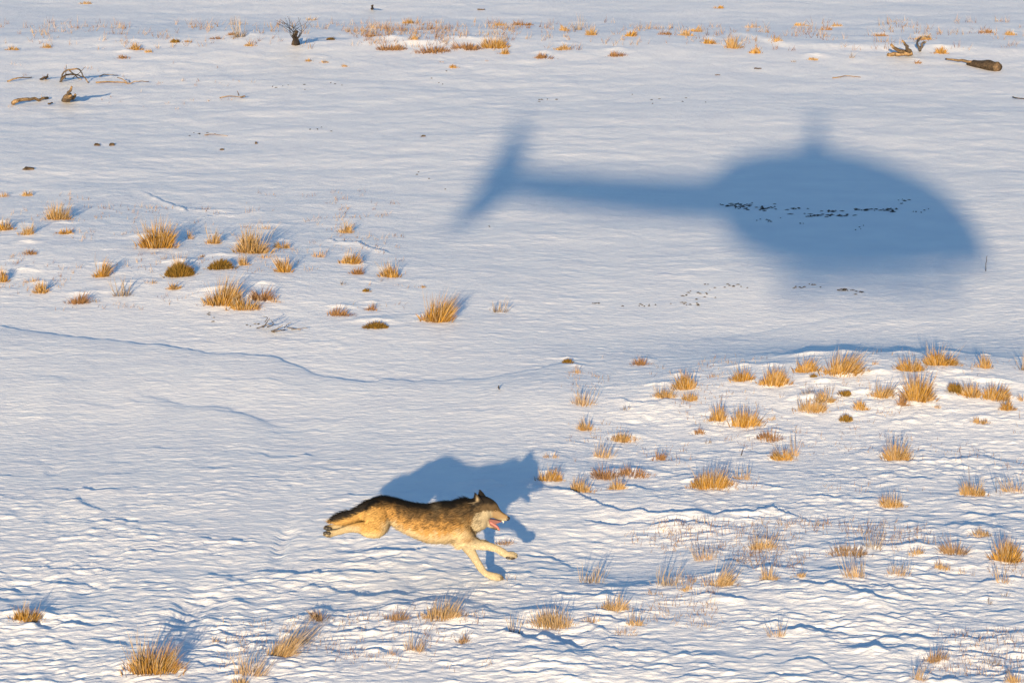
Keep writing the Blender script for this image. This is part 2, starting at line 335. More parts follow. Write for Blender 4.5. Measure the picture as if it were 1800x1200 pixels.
# ------------------------------------------------------------------ the grass: photo x, y of the base, width, height, kind, label
# kinds: G golden dense, P pale straw, S sparse pale stems, B reddish brown brush, O dark olive mound, Y grey weed stems
LEFT = 'dry grass tufts on the left mound'
RIGHT = 'dry grass tufts on the right hummocks'
NEAR = 'dry grass tufts in the foreground'
FAR = 'dry grass tufts along the far bank'
TUFTS = [
 # --- left mound
 (4, 404, 38, 24, 'G', 'golden tuft cut by left photo edge, upper one, beside a pale tuft', LEFT),
 (47, 412, 26, 26, 'P', 'pale golden tuft just right of the upper left-edge tuft', LEFT),
 (103, 385, 42, 34, 'P', 'airy orange tuft standing highest on the left side of the mound', LEFT),
 (114, 411, 26, 17, 'G', 'small dark gold tuft right below the airy orange tuft', LEFT),
 (53, 447, 30, 12, 'B', 'low flat brown tuft below the pale golden tuft near left edge', LEFT),
 (6, 346, 26, 18, 'S', 'faint pale tuft at left photo edge, highest on the mound', LEFT),
 (47, 344, 22, 14, 'P', 'tiny pale orange tuft above the airy orange tuft', LEFT),
 (4, 495, 20, 28, 'G', 'golden tuft cut by left photo edge, lower one', LEFT),
 (178, 486, 22, 40, 'G', 'tall narrow golden tuft alone between left edge and big dense tuft', LEFT),
 (275, 434, 62, 50, 'G', 'big dense golden tuft, broadest and roundest of the left mound', LEFT),
 (333, 420, 16, 22, 'S', 'small reddish thin tuft just right of the big dense tuft', LEFT),
 (375, 428, 22, 34, 'P', 'upright pale orange tuft between two bigger golden tufts', LEFT),
 (444, 444, 56, 54, 'P', 'large loose straw tuft at the top middle of the left mound', LEFT),
 (476, 402, 50, 14, 'S', 'thin pale grass fringe on the crest behind the large loose tuft', LEFT),
 (353, 452, 16, 12, 'S', 'tiny pale orange sprig left of the olive cushion tufts', LEFT),
 (315, 484, 54, 28, 'O', 'dark olive cushion tuft with a golden plume on top', LEFT),
 (314, 478, 18, 34, 'P', 'golden plume rising out of the dark olive cushion tuft', LEFT),
 (388, 472, 48, 24, 'O', 'olive gold cushion tuft without plume, right of the plumed one', LEFT),
 (430, 466, 18, 24, 'P', 'small pale orange tuft at the foot of the large loose tuft', LEFT),
 (73, 514, 26, 24, 'G', 'round golden tuft low at the left end of the mound', LEFT),
 (57, 495, 36, 16, 'S', 'thin pale stems behind the round golden tuft at left', LEFT),
 (136, 533, 36, 28, 'B', 'brown gold tuft lowest at left, with grey stems beside it', LEFT),
 (165, 531, 30, 18, 'Y', 'grey weed stems right beside the lowest brown gold tuft', LEFT),
 (215, 520, 36, 32, 'Y', 'faint grey bushy weed alone below the tall narrow tuft', LEFT),
 (305, 507, 26, 20, 'P', 'small pale tuft just below the plumed olive cushion', LEFT),
 (268, 497, 30, 12, 'S', 'very faint pale sprigs left of the plumed olive cushion', LEFT),
 (392, 533, 58, 54, 'G', 'tall broad golden tuft, left of the pair at mound bottom', LEFT),
 (432, 542, 58, 24, 'G', 'low golden tuft wedged between the tall golden and brown tufts', LEFT),
 (461, 524, 36, 38, 'B', 'brown feathery tuft, right of the pair at mound bottom', LEFT),
 (484, 531, 28, 14, 'S', 'yellowish thin sprigs right of the brown feathery tuft', LEFT),
 (496, 436, 26, 20, 'P', 'short pale golden tuft right of the large loose tuft', LEFT),
 (464, 453, 30, 14, 'S', 'thin olive sprigs at the lower right of the large loose tuft', LEFT),
 (499, 478, 24, 32, 'G', 'cone shaped golden tuft in the middle right of the mound', LEFT),
 (560, 452, 26, 20, 'S', 'pale faded tuft between the cone tuft and golden pair', LEFT),
 (608, 409, 26, 24, 'P', 'golden tuft standing alone at the upper right of the mound', LEFT),
 (616, 462, 32, 27, 'G', 'golden tuft, upper of the touching pair at mound right end', LEFT),
 (626, 481, 28, 19, 'B', 'brownish tuft, lower of the touching pair at mound right end', LEFT),
 (685, 486, 34, 29, 'G', 'golden tuft right of the touching pair, with a blue shadow', LEFT),
 (767, 564, 46, 52, 'G', 'bright golden upright tuft alone at the right end, biggest there', LEFT),
 (742, 505, 14, 9, 'P', 'tiny tan sprig above the bright golden upright tuft', LEFT),
 (645, 512, 18, 9, 'O', 'tiny yellow green flat sprig below the touching pair', LEFT),
 (602, 500, 16, 16, 'Y', 'small dark forked weed stems left of the yellow green sprig', LEFT),
 (600, 554, 42, 24, 'B', 'leaning brown straw tuft low in the middle of the slope', LEFT),
 (653, 545, 24, 15, 'B', 'small brown tuft right beside the leaning brown straw tuft', LEFT),
 (660, 575, 54, 14, 'O', 'flat olive brown mat of grass left of the bright upright tuft', LEFT),
 (880, 548, 32, 26, 'Y', 'thin dark weed stems right of the bright upright tuft', LEFT),
 # --- right hummocks
 (999, 637, 24, 11, 'O', 'small olive sprig in the open snow left of the hummocks', RIGHT),
 (1010, 655, 34, 16, 'S', 'faint pinkish sprigs just below the small olive sprig', RIGHT),
 (1127, 641, 36, 19, 'B', 'brown olive tuft alone on open snow above the hummocks', RIGHT),
 (1028, 711, 44, 28, 'S', 'pale orange tuft with grey stems, farthest left of the hummocks', RIGHT),
 (1103, 718, 24, 16, 'Y', 'greyish small tuft left of a bright snow hump', RIGHT),
 (1170, 697, 44, 24, 'P', 'pale orange tuft left of the grey topped golden tuft', RIGHT),
 (1203, 679, 42, 30, 'G', 'golden tuft with grey tips at the left end of the crest', RIGHT),
 (1213, 703, 28, 22, 'P', 'pale straw tuft directly below the grey tipped crest tuft', RIGHT),
 (1256, 662, 18, 15, 'S', 'small faint tuft on the crest right of the grey tipped tuft', RIGHT),
 (1305, 669, 36, 30, 'G', 'bright golden tuft on the crest, second from its left end', RIGHT),
 (1360, 673, 52, 32, 'G', 'golden tuft on the crest, third from its left end', RIGHT),
 (1030, 755, 26, 24, 'P', 'small pale orange tuft below the farthest left hummock tuft', RIGHT),
 (1098, 768, 50, 22, 'P', 'wide orange brown tuft in front of a bright snow hump', RIGHT),
 (1261, 738, 30, 28, 'G', 'golden tuft, left and smaller of a side by side pair', RIGHT),
 (1312, 745, 52, 36, 'G', 'golden tuft with grey tips, right and larger of the pair', RIGHT),
 (1228, 763, 24, 16, 'B', 'small brown tuft below the golden side by side pair', RIGHT),
 (1242, 779, 18, 16, 'Y', 'tiny greenish grey sprig under the small brown tuft', RIGHT),
 (1352, 769, 60, 18, 'B', 'wide low orange brown tuft right below the golden pair', RIGHT),
 (967, 804, 30, 18, 'S', 'pale thin tuft just right of the wolf shadow tip', RIGHT),
 (1060, 803, 44, 24, 'S', 'pale straw stems on a bright patch above the reddish brush', RIGHT),
 (1157, 808, 26, 22, 'B', 'small brown tuft upper right of the reddish brush', RIGHT),
 (967, 843, 44, 24, 'G', 'compact dark orange tuft touching the wolf shadow', RIGHT),
 (1062, 838, 56, 26, 'B', 'olive brown left half of the low reddish brush', RIGHT),
 (1115, 833, 60, 22, 'B', 'reddish right half of the low brush', RIGHT),
 (1022, 863, 38, 26, 'P', 'golden tuft right below the compact dark orange tuft', RIGHT),
 (1085, 859, 32, 24, 'P', 'pale golden tuft below the middle of the reddish brush', RIGHT),
 (1250, 851, 78, 34, 'G', 'wide golden tuft alone in rippled snow right of reddish brush', RIGHT),
 (1305, 842, 34, 24, 'S', 'faint pale sprigs right beside the wide lone golden tuft', RIGHT),
 (1418, 652, 42, 28, 'G', 'golden tuft touching the left side of the biggest crest tuft', RIGHT),
 (1482, 652, 74, 42, 'G', 'biggest golden tuft on the crest, sweeping up to the right', RIGHT),
 (1430, 661, 18, 8, 'O', 'tiny olive sprig under the biggest crest tuft', RIGHT),
 (1530, 641, 28, 16, 'S', 'faint pale tuft right of the biggest crest tuft', RIGHT),
 (1600, 650, 50, 27, 'G', 'olive gold tuft, left of the touching pair on the crest', RIGHT),
 (1655, 640, 62, 34, 'G', 'golden tuft, right of the touching pair on the crest', RIGHT),
 (1730, 646, 26, 28, 'P', 'small tuft with grey tips at the right end of the crest', RIGHT),
 (1797, 650, 22, 30, 'Y', 'grey weed cut by the right photo edge beside the crest', RIGHT),
 (1420, 694, 32, 20, 'Y', 'grey olive tuft under the crest, left of an olive gold one', RIGHT),
 (1450, 700, 34, 28, 'P', 'olive gold tuft right above the broad pale orange tuft', RIGHT),
 (1425, 720, 54, 27, 'P', 'broad pale orange tuft below the grey olive tuft', RIGHT),
 (1484, 692, 28, 13, 'O', 'small flat olive tuft under the biggest crest tuft', RIGHT),
 (1550, 690, 42, 30, 'P', 'pale gold tuft left of the tall golden tuft', RIGHT),
 (1514, 714, 26, 22, 'G', 'small pointed golden tuft lower left of the pale gold one', RIGHT),
 (1615, 701, 50, 52, 'G', 'tall golden tuft in the middle of the second row, tallest there', RIGHT),
 (1588, 709, 24, 20, 'B', 'brown tuft leaning on the left foot of the tall golden tuft', RIGHT),
 (1644, 717, 24, 12, 'S', 'scattered thin stems at the right foot of the tall golden tuft', RIGHT),
 (1680, 687, 28, 22, 'O', 'olive tuft left of the dark gold one, second row right', RIGHT),
 (1707, 695, 36, 28, 'G', 'dark gold tuft between the olive and brown gold tufts', RIGHT),
 (1752, 698, 48, 30, 'G', 'brown gold tuft, largest near the right end of second row', RIGHT),
 (1772, 718, 28, 22, 'G', 'golden tuft right below the brown gold one near right edge', RIGHT),
 (1797, 702, 18, 20, 'S', 'pale stems cut by the right photo edge in second row', RIGHT),
 (1487, 738, 28, 14, 'O', 'small pale olive tuft alone below the pointed golden tuft', RIGHT),
 (1725, 744, 30, 18, 'P', 'pale orange small tuft alone below the dark gold tuft', RIGHT),
 (1352, 737, 20, 16, 'S', 'tiny pale olive sprig right of the larger grey tipped tuft', RIGHT),
 (1376, 804, 42, 24, 'G', 'orange gold tuft below the wide low orange brown tuft', RIGHT),
 (1396, 800, 12, 42, 'S', 'tall thin stems on the right side of the orange gold tuft', RIGHT),
 (1577, 800, 46, 40, 'P', 'tall feathery pale gold tuft alone in open rippled snow', RIGHT),
 (1710, 868, 46, 30, 'P', 'pale tuft with dark stems near right edge, middle height', RIGHT),
 (1782, 862, 52, 24, 'S', 'sparse pale grass at the right photo edge, middle height', RIGHT),
 (1568, 888, 44, 25, 'P', 'golden tuft alone below the tall feathery pale gold tuft', RIGHT),
 # --- foreground
 (889, 956, 44, 15, 'B', 'small brown tuft behind the wolf front legs', NEAR),
 (1340, 963, 54, 28, 'P', 'pale orange tuft left of the wide brown weed patch', NEAR),
 (1240, 982, 52, 24, 'S', 'pinkish thin tuft left of the pale orange one', NEAR),
 (1268, 1028, 52, 42, 'P', 'golden tuft leaning over, below the pinkish thin tuft', NEAR),
 (1352, 1018, 34, 28, 'P', 'golden tuft right of the leaning golden tuft', NEAR),
 (1404, 1012, 28, 18, 'P', 'small golden tuft on the end of a snow ledge', NEAR),
 (1492, 974, 84, 26, 'B', 'wide brown weed patch in the right foreground', NEAR),
 (1535, 964, 36, 36, 'Y', 'grey brown upright stems on the right of the wide weed patch', NEAR),
 (1500, 1013, 52, 34, 'S', 'pinkish orange stems under the wide brown weed patch', NEAR),
 (1580, 1009, 50, 24, 'S', 'pale stems right of the pinkish orange ones', NEAR),
 (1612, 975, 34, 16, 'P', 'low pale gold tuft left of the tall brown gold tuft', NEAR),
 (1675, 972, 46, 44, 'B', 'tall brown gold tuft in the right foreground', NEAR),
 (1725, 940, 54, 18, 'P', 'long low golden tuft on the ridge right of the tall one', NEAR),
 (1768, 985, 50, 44, 'G', 'large golden tuft near right edge in the foreground', NEAR),
 (1655, 999, 32, 22, 'P', 'small golden tuft at the foot of the tall brown gold tuft', NEAR),
 (1692, 1007, 24, 14, 'S', 'tiny pale tuft right of the small golden foot tuft', NEAR),
 (1762, 1022, 32, 24, 'S', 'thin straw stems under the large golden right edge tuft', NEAR),
 (1737, 1060, 14, 22, 'Y', 'dark upright sprig alone in snow near right edge', NEAR),
 (1768, 1048, 16, 18, 'Y', 'faint grey sprig right above the dark upright sprig', NEAR),
 (1150, 1043, 44, 16, 'S', 'pale thin grass on a bright ledge right of the wolf paw', NEAR),
 (1207, 1037, 22, 16, 'P', 'short gold tuft at the right end of that bright ledge', NEAR),
 (1174, 1028, 52, 36, 'Y', 'wispy grey weed behind the bright ledge', NEAR),
 (1040, 1023, 58, 30, 'Y', 'wispy grey weed right of the planted wolf paw', NEAR),
 (1080, 1070, 52, 28, 'P', 'fan shaped pale orange tuft above the wide golden mat', NEAR),
 (968, 1097, 84, 34, 'P', 'wide golden mat of grass at bottom centre', NEAR),
 (1045, 1092, 42, 22, 'S', 'pale brown stems right of the wide golden mat', NEAR),
 (1098, 1112, 56, 18, 'S', 'low pinkish stems on a snow hump right of centre bottom', NEAR),
 (1117, 1096, 30, 26, 'P', 'pale brown tuft just above the low pinkish stems', NEAR),
 (905, 1112, 28, 30, 'Y', 'thin greyish stems left of the wide golden mat', NEAR),
 (698, 1088, 52, 26, 'B', 'tan brown tuft, left of the touching pair below the wolf', NEAR),
 (776, 1083, 74, 36, 'P', 'wide tan tuft, right of the touching pair below the wolf', NEAR),
 (728, 1142, 42, 28, 'S', 'sparse brown green stems below the touching tan pair', NEAR),
 (684, 1149, 34, 14, 'S', 'low pinkish sprigs left of the sparse brown green stems', NEAR),
 (816, 1128, 30, 22, 'B', 'small brown sprig below the wide tan tuft', NEAR),
 (497, 1150, 46, 62, 'P', 'tall tan stems leaning right, bottom left of centre', NEAR),
 (525, 1130, 50, 50, 'Y', 'long grey wisps leaning right beside the tall tan stems', NEAR),
 (563, 1088, 32, 36, 'B', 'upright brown tuft behind the long grey wisps', NEAR),
 (440, 1182, 66, 42, 'S', 'thin pinkish stems left of the tall leaning tan stems', NEAR),
 (420, 1202, 44, 22, 'P', 'golden tuft cut by the bottom photo edge', NEAR),
 (270, 1176, 92, 64, 'G', 'big golden tuft at bottom left with tall pale stems', NEAR),
 (47, 1089, 52, 30, 'G', 'golden tuft alone near the lower left corner', NEAR),
 (372, 1126, 36, 16, 'S', 'pale grass on a small hump right of the big golden tuft', NEAR),
 (1645, 1160, 52, 28, 'B', 'pale brown tuft at bottom right', NEAR),
 (1614, 1194, 34, 28, 'S', 'thin brown stems below the pale brown bottom right tuft', NEAR),
 (1740, 1168, 48, 22, 'Y', 'greyish sparse stems right of the pale brown bottom tuft', NEAR),
 (1785, 1198, 36, 22, 'P', 'golden tuft in the lower right corner', NEAR),
 (1365, 1116, 34, 24, 'S', 'faint pale stems on the snow right of bottom centre', NEAR),
 # --- far bank
 (20, 88, 28, 12, 'P', 'pale orange tuft farthest left on the far bank', FAR),
 (80, 84, 24, 10, 'P', 'pale olive tuft second from left on the far bank', FAR),
 (240, 88, 28, 14, 'G', 'olive gold tuft above a brown one, left part of far bank', FAR),
 (219, 103, 28, 11, 'B', 'brown orange tuft lowest on the left part of far bank', FAR),
 (262, 92, 16, 9, 'P', 'tiny tuft touching the right of the olive gold far tuft', FAR),
 (308, 75, 18, 10, 'O', 'small olive tuft, left of a tiny pair on far bank', FAR),
 (331, 74, 16, 9, 'B', 'small brown tuft, right of a tiny pair on far bank', FAR),
 (378, 69, 22, 11, 'B', 'orange brown tuft at the foot of tall bare weeds', FAR),
 (405, 62, 24, 9, 'B', 'flat rusty tuft just left of the tall bare weeds', FAR),
 (420, 66, 26, 34, 'Y', 'tall bare pinkish weed stems left of the dark stump', FAR),
 (441, 81, 26, 10, 'P', 'low orange tuft below the tall bare weeds', FAR),
 (545, 36, 26, 12, 'S', 'faint pale tuft far behind the dark stump', FAR),
 (543, 108, 18, 8, 'P', 'tiny pale tuft right below the dark stump', FAR),
 (570, 110, 18, 8, 'P', 'tiny straw tuft, middle of three below the dark stump', FAR),
 (605, 117, 14, 8, 'P', 'tiny gold tuft, right of three below the dark stump', FAR),
 (582, 70, 18, 8, 'O', 'tiny olive sprig right of the dark stump', FAR),
 (650, 65, 26, 11, 'B', 'orange brown tuft right of the dark stump', FAR),
 (719, 41, 24, 15, 'P', 'pale gold tuft alone above the far brown brush', FAR),
 (726, 72, 20, 13, 'P', 'gold tuft at the upper edge of the far brown brush', FAR),
 (690, 86, 60, 16, 'B', 'left piece of the thin brown brush on far bank', FAR),
 (760, 90, 74, 16, 'B', 'middle piece of the thin brown brush on far bank', FAR),
 (822, 85, 60, 20, 'B', 'right piece of the thin brown brush on far bank', FAR),
 (868, 84, 44, 28, 'G', 'largest golden tuft of the far bank, next to brown brush', FAR),
 (885, 95, 18, 14, 'G', 'small brown gold tuft under the largest far golden tuft', FAR),
 (880, 45, 26, 10, 'P', 'flat orange tuft above the largest far golden tuft', FAR),
 (917, 44, 44, 11, 'B', 'flat brown row of grass above and right of largest far tuft', FAR),
 (797, 119, 18, 10, 'G', 'tiny gold tuft in open snow below the far brown brush', FAR),
 (776, 110, 16, 7, 'S', 'tiny faint sprig upper left of the tiny open snow tuft', FAR),
 (850, 108, 18, 7, 'S', 'tiny faint sprig upper right of the tiny open snow tuft', FAR),
 (957, 102, 38, 15, 'B', 'wide brown orange tuft lowest on the middle far bank', FAR),
 (990, 88, 28, 18, 'P', 'straw tuft upper right of the wide brown orange far tuft', FAR),
 (992, 54, 20, 13, 'P', 'small tuft left of a thin weed on the far bank', FAR),
 (1016, 53, 16, 26, 'Y', 'thin single weed stalk on the middle far bank', FAR),
 (1040, 62, 20, 20, 'P', 'upright gold tuft right of the thin weed stalk', FAR),
 (1107, 64, 20, 16, 'G', 'round gold tuft beside a bright snow step', FAR),
 (1084, 99, 34, 15, 'B', 'wide orange tuft alone below the round gold far tuft', FAR),
 (1168, 61, 30, 11, 'B', 'low brown tuft left of the far upright pair', FAR),
 (1208, 63, 28, 15, 'P', 'orange tuft, left of the far touching pair', FAR),
 (1224, 56, 20, 18, 'P', 'taller straw tuft, right of the far touching pair', FAR),
 (1248, 77, 26, 15, 'G', 'orange tuft below right of the far touching pair', FAR),
 (1290, 85, 28, 26, 'P', 'tall brown gold tuft, tallest right of far centre', FAR),
 (1328, 94, 20, 17, 'G', 'round yellow tuft right of the tall brown gold far tuft', FAR),
 (1265, 15, 18, 10, 'G', 'small gold tuft highest in the photo, right of centre', FAR),
 (1322, 49, 44, 10, 'S', 'thin pale grass row high above the round yellow tuft', FAR),
 (1408, 45, 28, 11, 'P', 'flat gold tuft, left of three on the far right snow', FAR),
 (1452, 53, 24, 9, 'B', 'flat brown tuft, middle of three on the far right snow', FAR),
 (1471, 46, 20, 11, 'P', 'gold tuft, right of three on the far right snow', FAR),
 (1367, 73, 18, 12, 'P', 'small orange tuft below left of the far right three', FAR),
 (1435, 105, 32, 9, 'P', 'low pale yellow tuft on the snow step left of driftwood', FAR),
 (1550, 64, 32, 10, 'B', 'faint brown grass left above the forked driftwood', FAR),
 (1652, 94, 26, 15, 'G', 'bright gold tuft right of the forked driftwood', FAR),
 (1610, 111, 22, 9, 'B', 'small brown sprig below the forked driftwood', FAR),
 (1735, 58, 28, 12, 'B', 'brown tuft, left of two above the dark log', FAR),
 (1778, 62, 24, 13, 'P', 'gold tuft, right of two above the dark log', FAR),
 (1497, 102, 10, 18, 'Y', 'thin dark sprig on the snow step left of driftwood', FAR),
 (1397, 109, 16, 10, 'Y', 'two tiny dark stubs left of the low pale yellow tuft', FAR),
 (1538, 103, 14, 8, 'Y', 'tiny dark sprig just left of the forked driftwood', FAR),
 (27, 12, 1, 1, None, '', FAR), (150, 7, 24, 8, 'P', 'faint orange grass at the very top left', FAR),
 (1620, 70, 34, 16, 'P', 'feathery straw tuft behind the forked driftwood', FAR),
]
TUFTS = [t for t in TUFTS if t[4]]
for (px, py, w, h, k, lab, grp) in TUFTS:
    gx, gy = flat(px, py)
    m = mpp(gy); r = max(.09, w * m * .62)
    TUFT_BUMPS.append((gx, gy + .04, r, min(.05, .010 + .06 * w * m) * (.6 if k in 'SY' else 1.0)))

# ------------------------------------------------------------------ snow ground mesh
def axis(lo, hi, fine, far):
    a = list(fine)
    s = fine[1] - fine[0]; v = fine[0]; left = []
    while v > lo:
        s *= 1.35; v -= s; left.append(v)
    s = fine[-1] - fine[-2]; v = fine[-1]; right = []
    while v < hi:
        s *= 1.35; v += s; right.append(v)
    return np.array(left[::-1] + a + right)
xs = axis(-4000, 4000, np.arange(-13.6, 13.6, 0.0255), None)
yf = [27.0]
while yf[-1] < 104: yf.append(yf[-1] + max(.021, 2.5e-5 * yf[-1] ** 2))
ys = axis(-4000, 6000, np.array(yf), None)
GX, GY = np.meshgrid(xs, ys)
gx, gy = GX.ravel(), GY.ravel()
gz = hgt(gx, gy)
nx, ny = len(xs), len(ys)
_GZ = gz.reshape(ny, nx); _slow = hgt
def hgt(x, y, fine=True):
    if not fine: return _slow(x, y, False)
    x = np.atleast_1d(np.asarray(x, float)); y = np.atleast_1d(np.asarray(y, float))
    a = np.clip(np.searchsorted(xs, x) - 1, 0, nx - 2); b = np.clip(np.searchsorted(ys, y) - 1, 0, ny - 2)
    u = (x - xs[a]) / (xs[a + 1] - xs[a]); v = (y - ys[b]) / (ys[b + 1] - ys[b])
    return (_GZ[b, a] * (1 - u) + _GZ[b, a + 1] * u) * (1 - v) + (_GZ[b + 1, a] * (1 - u) + _GZ[b + 1, a + 1] * u) * v
co = np.stack([gx, gy, gz], 1).astype(np.float32)
i = np.arange(nx - 1); j = np.arange(ny - 1)
I, J = np.meshgrid(i, j)
a = (J * nx + I).ravel()
quads = np.stack([a, a + 1, a + 1 + nx, a + nx], 1).astype(np.int32)
me = bpy.data.meshes.new('snow_ground')
me.vertices.add(len(co)); me.vertices.foreach_set('co', co.ravel())
me.loops.add(quads.size); me.loops.foreach_set('vertex_index', quads.ravel())
me.polygons.add(len(quads))
me.polygons.foreach_set('loop_start', np.arange(0, quads.size, 4, dtype=np.int32))
me.polygons.foreach_set('loop_total', np.full(len(quads), 4, dtype=np.int32))
me.polygons.foreach_set('use_smooth', np.ones(len(quads), dtype=bool))
me.update(calc_edges=True)
snow = material('snow', (0.86, 0.87, 0.90), 0.55, 0.25)
nt = snow.node_tree; L = nt.links.new; bs = nt.nodes['Principled BSDF']
tc = nt.nodes.new('ShaderNodeTexCoord')
mp = nt.nodes.new('ShaderNodeMapping'); mp.inputs['Scale'].default_value = (0.55, 1, 1)
nz = nt.nodes.new('ShaderNodeTexNoise'); nz.inputs['Scale'].default_value = 16; nz.inputs['Detail'].default_value = 6; nz.inputs['Roughness'].default_value = .65
bp = nt.nodes.new('ShaderNodeBump'); bp.inputs['Strength'].default_value = .8; bp.inputs['Distance'].default_value = .022
L(tc.outputs['Object'], mp.inputs['Vector']); L(mp.outputs['Vector'], nz.inputs['Vector'])
L(nz.outputs['Fac'], bp.inputs['Height']); L(bp.outputs['Normal'], bs.inputs['Normal'])
nz2 = nt.nodes.new('ShaderNodeTexNoise'); nz2.inputs['Scale'].default_value = 1.3; nz2.inputs['Detail'].default_value = 8
rp = nt.nodes.new('ShaderNodeValToRGB')
rp.color_ramp.elements[0].position = .3; rp.color_ramp.elements[0].color = (.80, .81, .85, 1)
rp.color_ramp.elements[1].position = .7; rp.color_ramp.elements[1].color = (.88, .885, .90, 1)
L(tc.outputs['Object'], nz2.inputs['Vector']); L(nz2.outputs['Fac'], rp.inputs['Fac']); L(rp.outputs['Color'], bs.inputs['Base Color'])
me.materials.append(snow)
go = bpy.data.objects.new('snow_ground', me); C.objects.link(go)
tag(go, 'wind rippled crusted snow covering the whole plain', kind='structure')

# ------------------------------------------------------------------ tube / loft helpers
def catmull(P, n):
    P = np.asarray(P, float); out = []
    Q = np.vstack([2 * P[0] - P[1], P, 2 * P[-1] - P[-2]])
    for k in range(1, len(Q) - 2):
        for s in np.linspace(0, 1, n, endpoint=False):
            p0, p1, p2, p3 = Q[k - 1], Q[k], Q[k + 1], Q[k + 2]
            out.append(.5 * ((2 * p1) + (-p0 + p2) * s + (2 * p0 - 5 * p1 + 4 * p2 - p3) * s * s + (-p0 + 3 * p1 - 3 * p2 + p3) * s ** 3))
    out.append(P[-1])
    return np.array(out)

def loft(stations, lat=(0, 1, 0), sub=4, N=16, round_ends=True, power=2.0):
    """stations: (x,y,z, r_in_plane, r_lateral) -> verts, faces of a closed tube"""
    S = catmull(stations, sub) if sub > 1 else np.asarray(stations, float)
    S[:, 3:] = np.maximum(S[:, 3:], 1e-4)
    pts, rr = S[:, :3], S[:, 3:]
    T = np.gradient(pts, axis=0)
    T /= np.linalg.norm(T, axis=1)[:, None] + 1e-12
    if round_ends:
        def cap(p, t, r, sgn):
            res = []
            for ang in (30, 60, 82):
                q = math.radians(ang)
                res.append((p + sgn * t * min(r) * math.sin(q), t, r * math.cos(q)))
            return res
        a = cap(pts[0], T[0], rr[0], -1)[::-1]; b = cap(pts[-1], T[-1], rr[-1], 1)
        pts = np.vstack([[q[0] for q in a], pts, [q[0] for q in b]])
        T = np.vstack([[q[1] for q in a], T, [q[1] for q in b]])
        rr = np.vstack([[q[2] for q in a], rr, [q[2] for q in b]])
    lat = np.array(lat, float); V = []; Fc = []
    for p, t, r in zip(pts, T, rr):
        l = lat - t * np.dot(lat, t)
        if np.linalg.norm(l) < .1: l = np.array((1, 0, 0.)) - t * t[0]
        l /= np.linalg.norm(l); n = np.cross(t, l)
        for k in range(N):
            q = 2 * math.pi * k / N
            c, s = math.cos(q), math.sin(q)
            c = math.copysign(abs(c) ** (2 / power), c); s = math.copysign(abs(s) ** (2 / power), s)
            V.append(p + n * r[0] * c + l * r[1] * s)
    m = len(pts)
    for a_ in range(m - 1):
        for k in range(N):
            k2 = (k + 1) % N
            Fc.append((a_ * N + k, a_ * N + k2, (a_ + 1) * N + k2, (a_ + 1) * N + k))
    Fc.append(tuple(range(N - 1, -1, -1))); Fc.append(tuple((m - 1) * N + k for k in range(N)))
    return V, Fc

class MB:
    def __init__(s): s.v = []; s.f = []
    def add(s, vf):
        o = len(s.v); s.v += [tuple(x) for x in vf[0]]; s.f += [tuple(i + o for i in f) for f in vf[1]]; return s
    def tube(s, pts, r0, r1=None, N=8, sub=1):
        r1 = r0 if r1 is None else r1; n = len(pts)
        st = [(*p, r0 + (r1 - r0) * k / max(1, n - 1), r0 + (r1 - r0) * k / max(1, n - 1)) for k, p in enumerate(pts)]
        return s.add(loft(st, (0.13, .97, .2), sub, N, round_ends=False))
    def prism(s, outline, axis, half):
        """closed outline of 3D points thickened by +-half along axis"""
        ax = Vector(axis); n = len(outline)
        v = [Vector(p) - ax * half for p in outline] + [Vector(p) + ax * half for p in outline]
        f = [tuple(range(n - 1, -1, -1)), tuple(range(n, 2 * n))]
        f += [(k, (k + 1) % n, n + (k + 1) % n, n + k) for k in range(n)]
        return s.add((v, f))
    def build(s, name, mat, parent=None, smooth=True):
        return mesh_obj(name, s.v, s.f, mat, parent, smooth)

# ------------------------------------------------------------------ the helicopter (hovers behind the camera; only its shadow is in view)
Rv = Vector((LDIR.y, -LDIR.x, 0)).normalized()          # to the right, across the light
Vv = Rv.cross(LDIR).normalized()
Hv = Vector((LDIR.x, LDIR.y, 0)).normalized()           # horizontally away from the sun
if Vv.z < 0: Vv = -Vv
CAMP = Vector((0, 0, CAM_H))
HB = CAMP - LDIR * 5.0                                   # reference point of the machine
ce, se = math.cos(SUN_EL), math.sin(SUN_EL)
def uv(px, py):
    g = ground(px, py, 0, fine=False) - CAMP
    return g.dot(Rv), g.dot(Vv)
def hp(px, py, y=0.0):
    """machine point that throws its shadow on a photo pixel, y = offset away from the sun"""
    u, v = uv(px, py)
    return HB + Rv * u + Hv * y + Vector((0, 0, (v - y * se) / ce))
paint = noisy(material('helicopter_paint', (.35, .05, .04), .3, .5), (.30, .04, .03), (.36, .055, .045), 3)
hmetal = noisy(material('helicopter_metal', (.25, .25, .26), .4, .5, metallic=.6), (.2, .2, .2), (.3, .3, .31), 8)
hdark = noisy(material('helicopter_dark', (.03, .03, .035), .35, .5), (.025, .025, .03), (.04, .04, .045), 6)
heli = empty('helicopter', tuple(hp(1450, 470) - Vector((0, 0, .45))))
tag(heli, 'hovering helicopter that throws the large blurred blue shadow on the snow', 'helicopter')
fs = [(1228, 314, 372, .20), (1255, 300, 386, .34), (1285, 276, 408, .48), (1325, 264, 434, .58), (1370, 260, 460, .64), (1425, 258, 476, .66), (1480, 264, 480, .66),
      (1540, 280, 481, .64), (1600, 303, 481, .58), (1650, 336, 481, .50), (1685, 372, 480, .40), (1706, 404, 478, .30), (1718, 430, 472, .16)]
st = []
